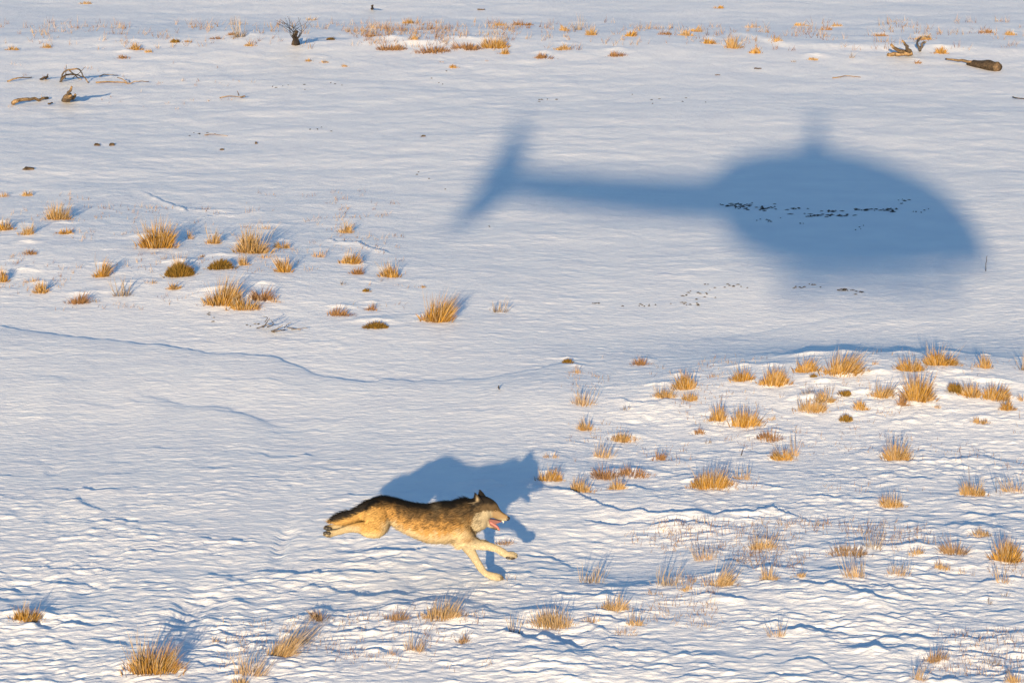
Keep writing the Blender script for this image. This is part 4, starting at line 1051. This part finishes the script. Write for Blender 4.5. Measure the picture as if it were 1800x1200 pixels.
# short broken straw poking through the thin snow between the tufts
V = []; Fc = []; Cc = []; r = random.Random(91)
def stubble(px, py, hmax, pal):
    gx_, gy_ = flat(px, py); sc = gy_ / 32
    for q in range(r.randint(1, 4)):
        x = gx_ + r.gauss(0, .04); y = gy_ + r.gauss(0, .06); L_ = hmax * r.uniform(.3, 1.1) * max(1, gy_ / 45)
        b_ = Vector((x, y, H1(x, y) - .005)); d_ = Vector((r.gauss(.1, .5), r.gauss(0, .4), 1)).normalized()
        sd = Vector((1, r.uniform(-.5, .5), 0)) * .0019 * sc; o = len(V)
        V.extend([b_ - sd, b_ + sd, b_ + d_ * L_]); Fc.append((o, o + 1, o + 2))
        c_ = np.array(r.choice(pal)[r.randint(0, 1)]) * r.uniform(.45, .8); Cc.extend([c_ * .8, c_ * .8, c_])
def strip(x0, x1, y0, y1, n_, hmax, kinds, seed):
    k_ = 0
    while k_ < n_:
        px, py = r.uniform(x0, x1), r.uniform(y0, y1); gx_, gy_ = flat(px, py)
        k_ += 1
        if perlin(gx_ / 1.1, gy_ / 1.6, seed)[()] + .25 * r.random() < .18: continue
        stubble(px, py, hmax, PAL[r.choice(kinds)])
strip(0, 1800, 38, 100, 1500, .11, 'PBS', 41); strip(560, 900, 60, 95, 700, .12, 'BS', 42)
strip(1000, 1800, 635, 870, 1100, .07, 'PSB', 43); strip(1100, 1800, 925, 1020, 1100, .09, 'PSB', 44)
strip(880, 1260, 1030, 1120, 420, .08, 'PS', 45); strip(380, 860, 1070, 1190, 420, .08, 'PSB', 46)
strip(0, 720, 335, 560, 900, .08, 'PSB', 47); strip(1560, 1800, 1120, 1200, 260, .08, 'SB', 48); strip(0, 450, 120, 190, 120, .06, 'SB', 49)
o = mesh_obj('straw_stubble', V, Fc, grassm, None, False, Cc)
tag(o, 'short broken straw stubble poking through thin snow between the tufts', kind='stuff')

# ------------------------------------------------------------------ dead wood and twigs
wood = noisy(material('weathered_wood', (.16, .10, .055), .85, .15), (.09, .055, .03), (.26, .18, .10), 30, (1, 1, 1), .6, .01)
bark = noisy(material('dark_bark', (.05, .036, .026), .9, .1), (.03, .022, .016), (.10, .07, .045), 22, (1, 1, 1), .8, .015)
pale = noisy(material('cut_wood', (.12, .08, .05), .8, .15), (.05, .035, .025), (.15, .10, .06), 25)
greyw = noisy(material('grey_twigs', (.12, .10, .09), .85, .15), (.09, .075, .065), (.17, .14, .12), 20)
WK = .62
def path(pts, jitter=.0, seed=1):
    r = random.Random(seed); out = [ground(p[0], p[1], (p[2] if len(p) > 2 else 0) * stretch(p[1])[0]) for p in pts]
    S = catmull([tuple(p) for p in out], 4)
    return [Vector(p) + Vector((r.gauss(0, jitter), r.gauss(0, jitter), r.gauss(0, jitter * .6))) for p in S]
def stick(name, label, cat, pts, r0, r1, mat, grp=None, seed=1):
    k_ = stretch(pts[0][1])[0]; r0 *= k_; r1 *= k_
    S = path(pts, r0 * .25, seed); o0 = S[0]
    m3 = MB(); m3.tube([p - o0 for p in S], r0 * WK, r1 * WK, 8); o = m3.build(name, mat); o.location = o0
    return tag(o, label, cat, grp)
def branchy(name, label, cat, branches, mat, grp=None, partname='branch'):
    root = empty(name, tuple(ground(*branches[0][0][0])))
    for q, (pts, r0, r1) in enumerate(branches):
        k_ = stretch(pts[0][1])[0]; r0 *= k_; r1 *= k_
        S = path(pts, r0 * .2, q + 3); m3 = MB(); m3.tube(S, r0 * WK, r1 * WK, 7)
        m3.build('trunk' if q == 0 and partname == 'twig' else partname, mat, root)
    return tag(root, label, cat, grp)
DW = 'driftwood on the far snow'
# dark log
lg = empty('log', tuple(ground(1735, 122)))
tag(lg, 'thick dark log half sunk in snow near the right edge', 'log')
A0, A1 = ground(1712, 112, .055), ground(1753, 118, .085)
st = [(*(A0 + (A0 - A1) * .3 + Vector((0, 0, -.05))), .03, .03), (*(A0 + Vector((0, 0, -.01))), .078, .078), (*((A0 + A1) / 2), .098, .098), (*(A1 * .85 + A0 * .15), .106, .106), (*A1, .107, .107)]
m3 = MB(); lv, lf = loft(st, (0, 0, 1), 6, 18, False)
lv = np.array([tuple(v) for v in lv]); lv += (np.stack([perlin(lv[:, 0] * 9, lv[:, 2] * 14, q) for q in (61, 62, 63)], 1)) * np.array((.03, .02, .028))
m3.add((lv, lf)); lb = m3.build('trunk', bark, lg)
dd = (A1 - A0).normalized(); m3 = MB()
m3.tube([A1 - dd * .02, A1 + dd * .006], .078, .07, 14); m3.build('cut_end', pale, lg)
stick('stick', 'thin grey branch trailing left from the dark log', 'branch', [(1662, 104, .03), (1685, 106, .05), (1708, 110, .06)], .022, .04, wood, DW)
branchy('driftwood', 'forked pale driftwood root sticking up near the dark log', 'driftwood',
        [([(1600, 95, .02), (1585, 90, .1), (1567, 80, .26)], .07, .035), ([(1600, 95, .02), (1594, 84, .2), (1586, 71, .42)], .06, .025), ([(1562, 96, .02), (1580, 95, .05), (1604, 94, .06)], .05, .06)], wood, DW)
branchy('driftwood', 'twisted grey stump right behind the forked driftwood', 'driftwood',
        [([(1617, 85, .02), (1612, 78, .14), (1617, 68, .3)], .035, .02), ([(1617, 85, .02), (1622, 76, .16), (1627, 73, .2)], .04, .02), ([(1614, 70, .28), (1622, 64, .4), (1634, 66, .36)], .025, .012)], greyw, DW)
# dark stump with thin shrub
br = [([(519, 79, -.02), (518, 68, .2), (521, 57, .40)], .062, .045)]
rr_ = random.Random(4)
for q in range(16):
    x1 = 520 + rr_.uniform(-12, 12); x2 = 520 + rr_.uniform(-44, 40); zz = rr_.uniform(.5, 1.05)
    br.append(([(519, 74, .1), (x1, 60 - rr_.uniform(0, 8), .42), (x2, 62 - zz * 32, zz)], .008, .003))
st_ = branchy('stump_shrub', 'dark stump with a thin bare shrub growing on it', 'shrub', br, bark, None, 'twig')
m3 = MB(); p = ground(520, 79); m3.add(loft([(*(p + Vector((0, 0, -.03))), .1, .1), (*(p + Vector((0, 0, .05))), .085, .085), (*(p + Vector((0, 0, .14))), .05, .05)], (0, 1, 0), 3, 10)); m3.build('root_flare', bark, st_)
# left driftwood
stick('log', 'low tan log lying on snow near the left edge', 'log', [(20, 181, .03), (32, 177, .07), (55, 174, .07), (82, 172, .03)], .055, .03, wood, DW, 2)
branchy('driftwood', 'upright broken stump casting a long blue shadow, left side', 'driftwood',
        [([(115, 178, .0), (120, 170, .12), (126, 154, .42)], .075, .025), ([(113, 177, .0), (118, 170, .16), (122, 165, .22)], .08, .05), ([(126, 172, .0), (130, 172, .06), (133, 168, .12)], .05, .03)], wood, DW)
branchy('driftwood', 'arched tangle of bent branches near the left edge', 'driftwood',
        [([(107, 140, .0), (110, 130, .22), (120, 123, .36), (138, 122, .36), (146, 132, .14), (156, 146, .0)], .022, .014),
         ([(106, 144, .0), (116, 132, .16), (132, 131, .16), (145, 136, .06)], .026, .014), ([(115, 138, .0), (116, 125, .3), (117, 115, .5)], .012, .006),
         ([(128, 137, .0), (140, 128, .2), (150, 118, .42)], .010, .005), ([(122, 124, .34), (136, 136, .05), (144, 140, .0)], .018, .01)], wood, DW)
stick('stick', 'bent tan stick left of the arched branches', 'branch', [(14, 143, .01), (28, 138, .07), (40, 137, .06), (55, 136, .02)], .02, .012, wood, DW, 5)
branchy('driftwood', 'small dark wood stub between bent stick and arched branches', 'driftwood',
        [([(71, 140, .0), (78, 136, .07), (84, 136, .03)], .03, .02), ([(80, 139, .0), (82, 135, .08), (84, 130, .16)], .022, .01)], bark, DW)
branchy('driftwood', 'long thin crooked stick right of the arched branches', 'driftwood',
        [([(168, 145, .02), (195, 144, .03), (218, 145, .03), (228, 147, .02), (240, 143, .06), (262, 144, .03)], .02, .008), ([(224, 147, .02), (216, 140, .08), (206, 136, .1)], .016, .009)], wood, DW)
stick('stick', 'short grey stick just above the long crooked stick', 'branch', [(174, 135, .02), (184, 131, .05), (196, 132, .05), (207, 133, .02)], .013, .008, greyw, DW, 7)
stick('stick', 'short dark chip right of the low tan log', 'branch', [(84, 183, .02), (92, 181, .03)], .022, .014, bark, DW, 8)
branchy('driftwood', 'pale twig with a dark knot in open snow, upper left', 'driftwood',
        [([(386, 172, .01), (404, 169, .03), (424, 171, .03)], .013, .01), ([(420, 168, .05), (417, 160, .16)], .012, .006), ([(424, 171, .02), (431, 169, .05)], .022, .014)], wood, DW)
stick('stick', 'thin tan twig flat on snow, left of centre top', 'branch', [(360, 238, .01), (372, 236, .02), (400, 239, .01)], .012, .006, wood, DW, 9)
stick('stick', 'thin pale twig flat on snow below the snow step', 'branch', [(1464, 137, .01), (1490, 134, .02), (1512, 136, .01)], .014, .008, wood, DW, 10)
stick('stick', 'short dark stick at the right edge below the dark log', 'branch', [(1781, 171, .02), (1790, 173, .02), (1806, 174, .01)], .016, .010, bark, DW, 11)
stick('stick', 'dark thin stick lying high above the largest far tuft', 'branch', [(840, 17, .02), (852, 17, .02)], .02, .014, bark, DW, 12)
stick('sprig', 'single dark twig stub highest left of centre', 'twig', [(655, 17, -.02), (655, 13, .1), (654, 9, .2)], .035, .012, bark, DW, 13)
stick('stick', 'dark flat chip below the round yellow far tuft', 'branch', [(1326, 120, .02), (1338, 121, .02)], .018, .012, bark, DW, 14)
stick('stick', 'tiny dark chip in open snow under the orange far tuft', 'branch', [(1257, 132, .01), (1266, 132, .01)], .012, .008, bark, DW, 15)
def clod(px, py, w, h, label, seed):
    g = ground(px, py); m = mpp(g.y); r = random.Random(seed)
    bm = bmesh.new(); bmesh.ops.create_icosphere(bm, subdivisions=2, radius=1)
    v = [np.array(q.co) * np.array((w * m / 2, w * m / 2, h * m * .8)) * r.uniform(.75, 1.2) for q in bm.verts]; f = [tuple(x.index for x in q.verts) for q in bm.faces]; bm.free()
    o = mesh_obj('clod', v, f, bark, None, False); o.location = g
    tag(o, label, 'clod', 'dark clods on the open snow')
clod(170, 256, 12, 5, 'greyish clod, left of two side by side, upper left snow', 1)
clod(197, 256, 11, 6, 'dark clod, right of two side by side, upper left snow', 2)
clod(50, 298, 20, 6, 'flat brown clod near the left edge above the grassy mound', 3)
clod(390, 264, 8, 4, 'tiny brown clod below the thin tan twig', 4)
clod(450, 253, 5, 5, 'tiny dark clod right of the thin tan twig', 5)
clod(744, 240, 10, 3, 'flat dark speck left of the helicopter tail shadow', 6)
branchy('twig_bush', 'dark twisted twig bush lying at the foot of the left mound', 'shrub',
        [([(462, 575, .0), (468, 568, .08), (474, 560, .2)], .012, .006), ([(470, 574, .0), (480, 570, .10), (476, 562, .22)], .011, .005), ([(478, 582, .0), (486, 578, .06), (497, 572, .12)], .014, .006),
         ([(480, 583, .0), (490, 581, .05), (500, 580, .03)], .013, .008), ([(500, 576, .02), (505, 570, .1), (512, 566, .12)], .007, .004), ([(512, 579, .0), (524, 578, .03), (540, 576, .04)], .008, .005),
         ([(452, 577, .0), (464, 572, .06), (472, 571, .08)], .01, .006), ([(505, 575, .0), (515, 577, .02), (528, 580, .02)], .008, .005), ([(466, 566, .1), (470, 558, .2), (462, 556, .24)], .007, .004)], greyw)
stick('sprig', 'single dark twig standing in snow right of helicopter nose shadow', 'twig', [(1733, 478, -.02), (1733, 466, .12), (1735, 450, .3)], .009, .005, greyw, None, 21)
stick('sprig', 'tiny dark sprout alone in the smooth snow above the wolf', 'twig', [(878, 685, -.02), (877, 681, .03), (876, 678, .06)], .012, .008, bark, None, 22)
stick('sprig', 'short dark twig in rippled snow below the orange gold tuft', 'twig', [(1303, 801, -.02), (1304, 796, .03), (1306, 790, .07)], .009, .005, bark, None, 23)
stick('sprig', 'tall single dark stem above the pale right edge grass', 'twig', [(1703, 866, -.02), (1704, 846, .15), (1702, 818, .30)], .005, .003, greyw, None, 24)
stick('sprig', 'dark stem standing in the sparse right edge grass', 'twig', [(1751, 868, -.02), (1751, 856, .08), (1750, 838, .2)], .006, .003, greyw, None, 25)

# dark flecks of bare ground and litter showing through thin snow
flm = noisy(material('bare_litter', (.06, .05, .04), .9, .1), (.04, .035, .03), (.12, .10, .08), 25)
V = []; Fc = []; r = random.Random(31)
def fleck(px, py, w, hgt_px):
    g = ground(px, py); m = mpp(g.y); a0 = r.uniform(0, 6.28); N = 7; o = len(V)
    V.append((g.x, g.y, g.z + .012))
    for q in range(N):
        a = 2 * math.pi * q / N; rad = r.uniform(.6, 1.15)
        x = g.x + math.cos(a) * w * m / 2 * rad; y = g.y + math.sin(a) * hgt_px * m / math.sin(math.atan2(CAM_H, g.y)) / 2 * rad
        V.append((x, y, H1(x, y) + .003))
    for q in range(N): Fc.append((o, o + 1 + q, o + 1 + (q + 1) % N))
for (cx0, cy0, sx, sy, n_, ws) in [(1300, 362, 22, 4, 26, 8), (1345, 366, 18, 4, 16, 8), (1395, 367, 16, 2, 6, 7), (1440, 379, 22, 3, 16, 10), (1460, 371, 16, 2, 8, 8), (1490, 379, 14, 2, 6, 8),
                                   (1520, 369, 20, 1.5, 9, 8), (1560, 369, 18, 3, 14, 8), (1590, 355, 14, 6, 6, 6), (1360, 388, 30, 4, 5, 5), (1410, 393, 3, 1, 2, 6), (1620, 372, 14, 3, 4, 4),
                                   (1410, 505, 20, 5, 9, 6), (1480, 510, 16, 2, 9, 8), (1510, 514, 14, 3, 5, 6), (1215, 520, 26, 8, 8, 6), (1290, 504, 24, 3, 6, 6), (1205, 534, 22, 3, 7, 8),
                                   (1050, 533, 8, 1, 3, 7), (1130, 537, 26, 2, 6, 5), (1245, 500, 10, 10, 3, 4), (1500, 398, 20, 5, 3, 4), (560, 227, 14, 3, 4, 4), (590, 150, 60, 12, 4, 4), (1180, 180, 60, 8, 5, 5),
                                   (500, 150, 40, 8, 3, 4), (350, 235, 30, 4, 5, 5), (760, 145, 30, 12, 3, 4), (365, 555, 16, 6, 4, 5), (445, 572, 12, 4, 3, 5), (955, 175, 30, 4, 4, 5), (740, 320, 40, 20, 3, 4), (860, 398, 6, 2, 2, 5)]:
    for _ in range(int(n_ * 1.4)):
        fleck(cx0 + r.gauss(0, sx * .6), cy0 + r.gauss(0, sy * .6), ws * r.uniform(.4, 1.5), r.uniform(.5, 1.5))
o = mesh_obj('ground_litter', V, Fc, flm, None, False)
tag(o, 'dark flecks of bare litter showing through thin snow', kind='stuff')
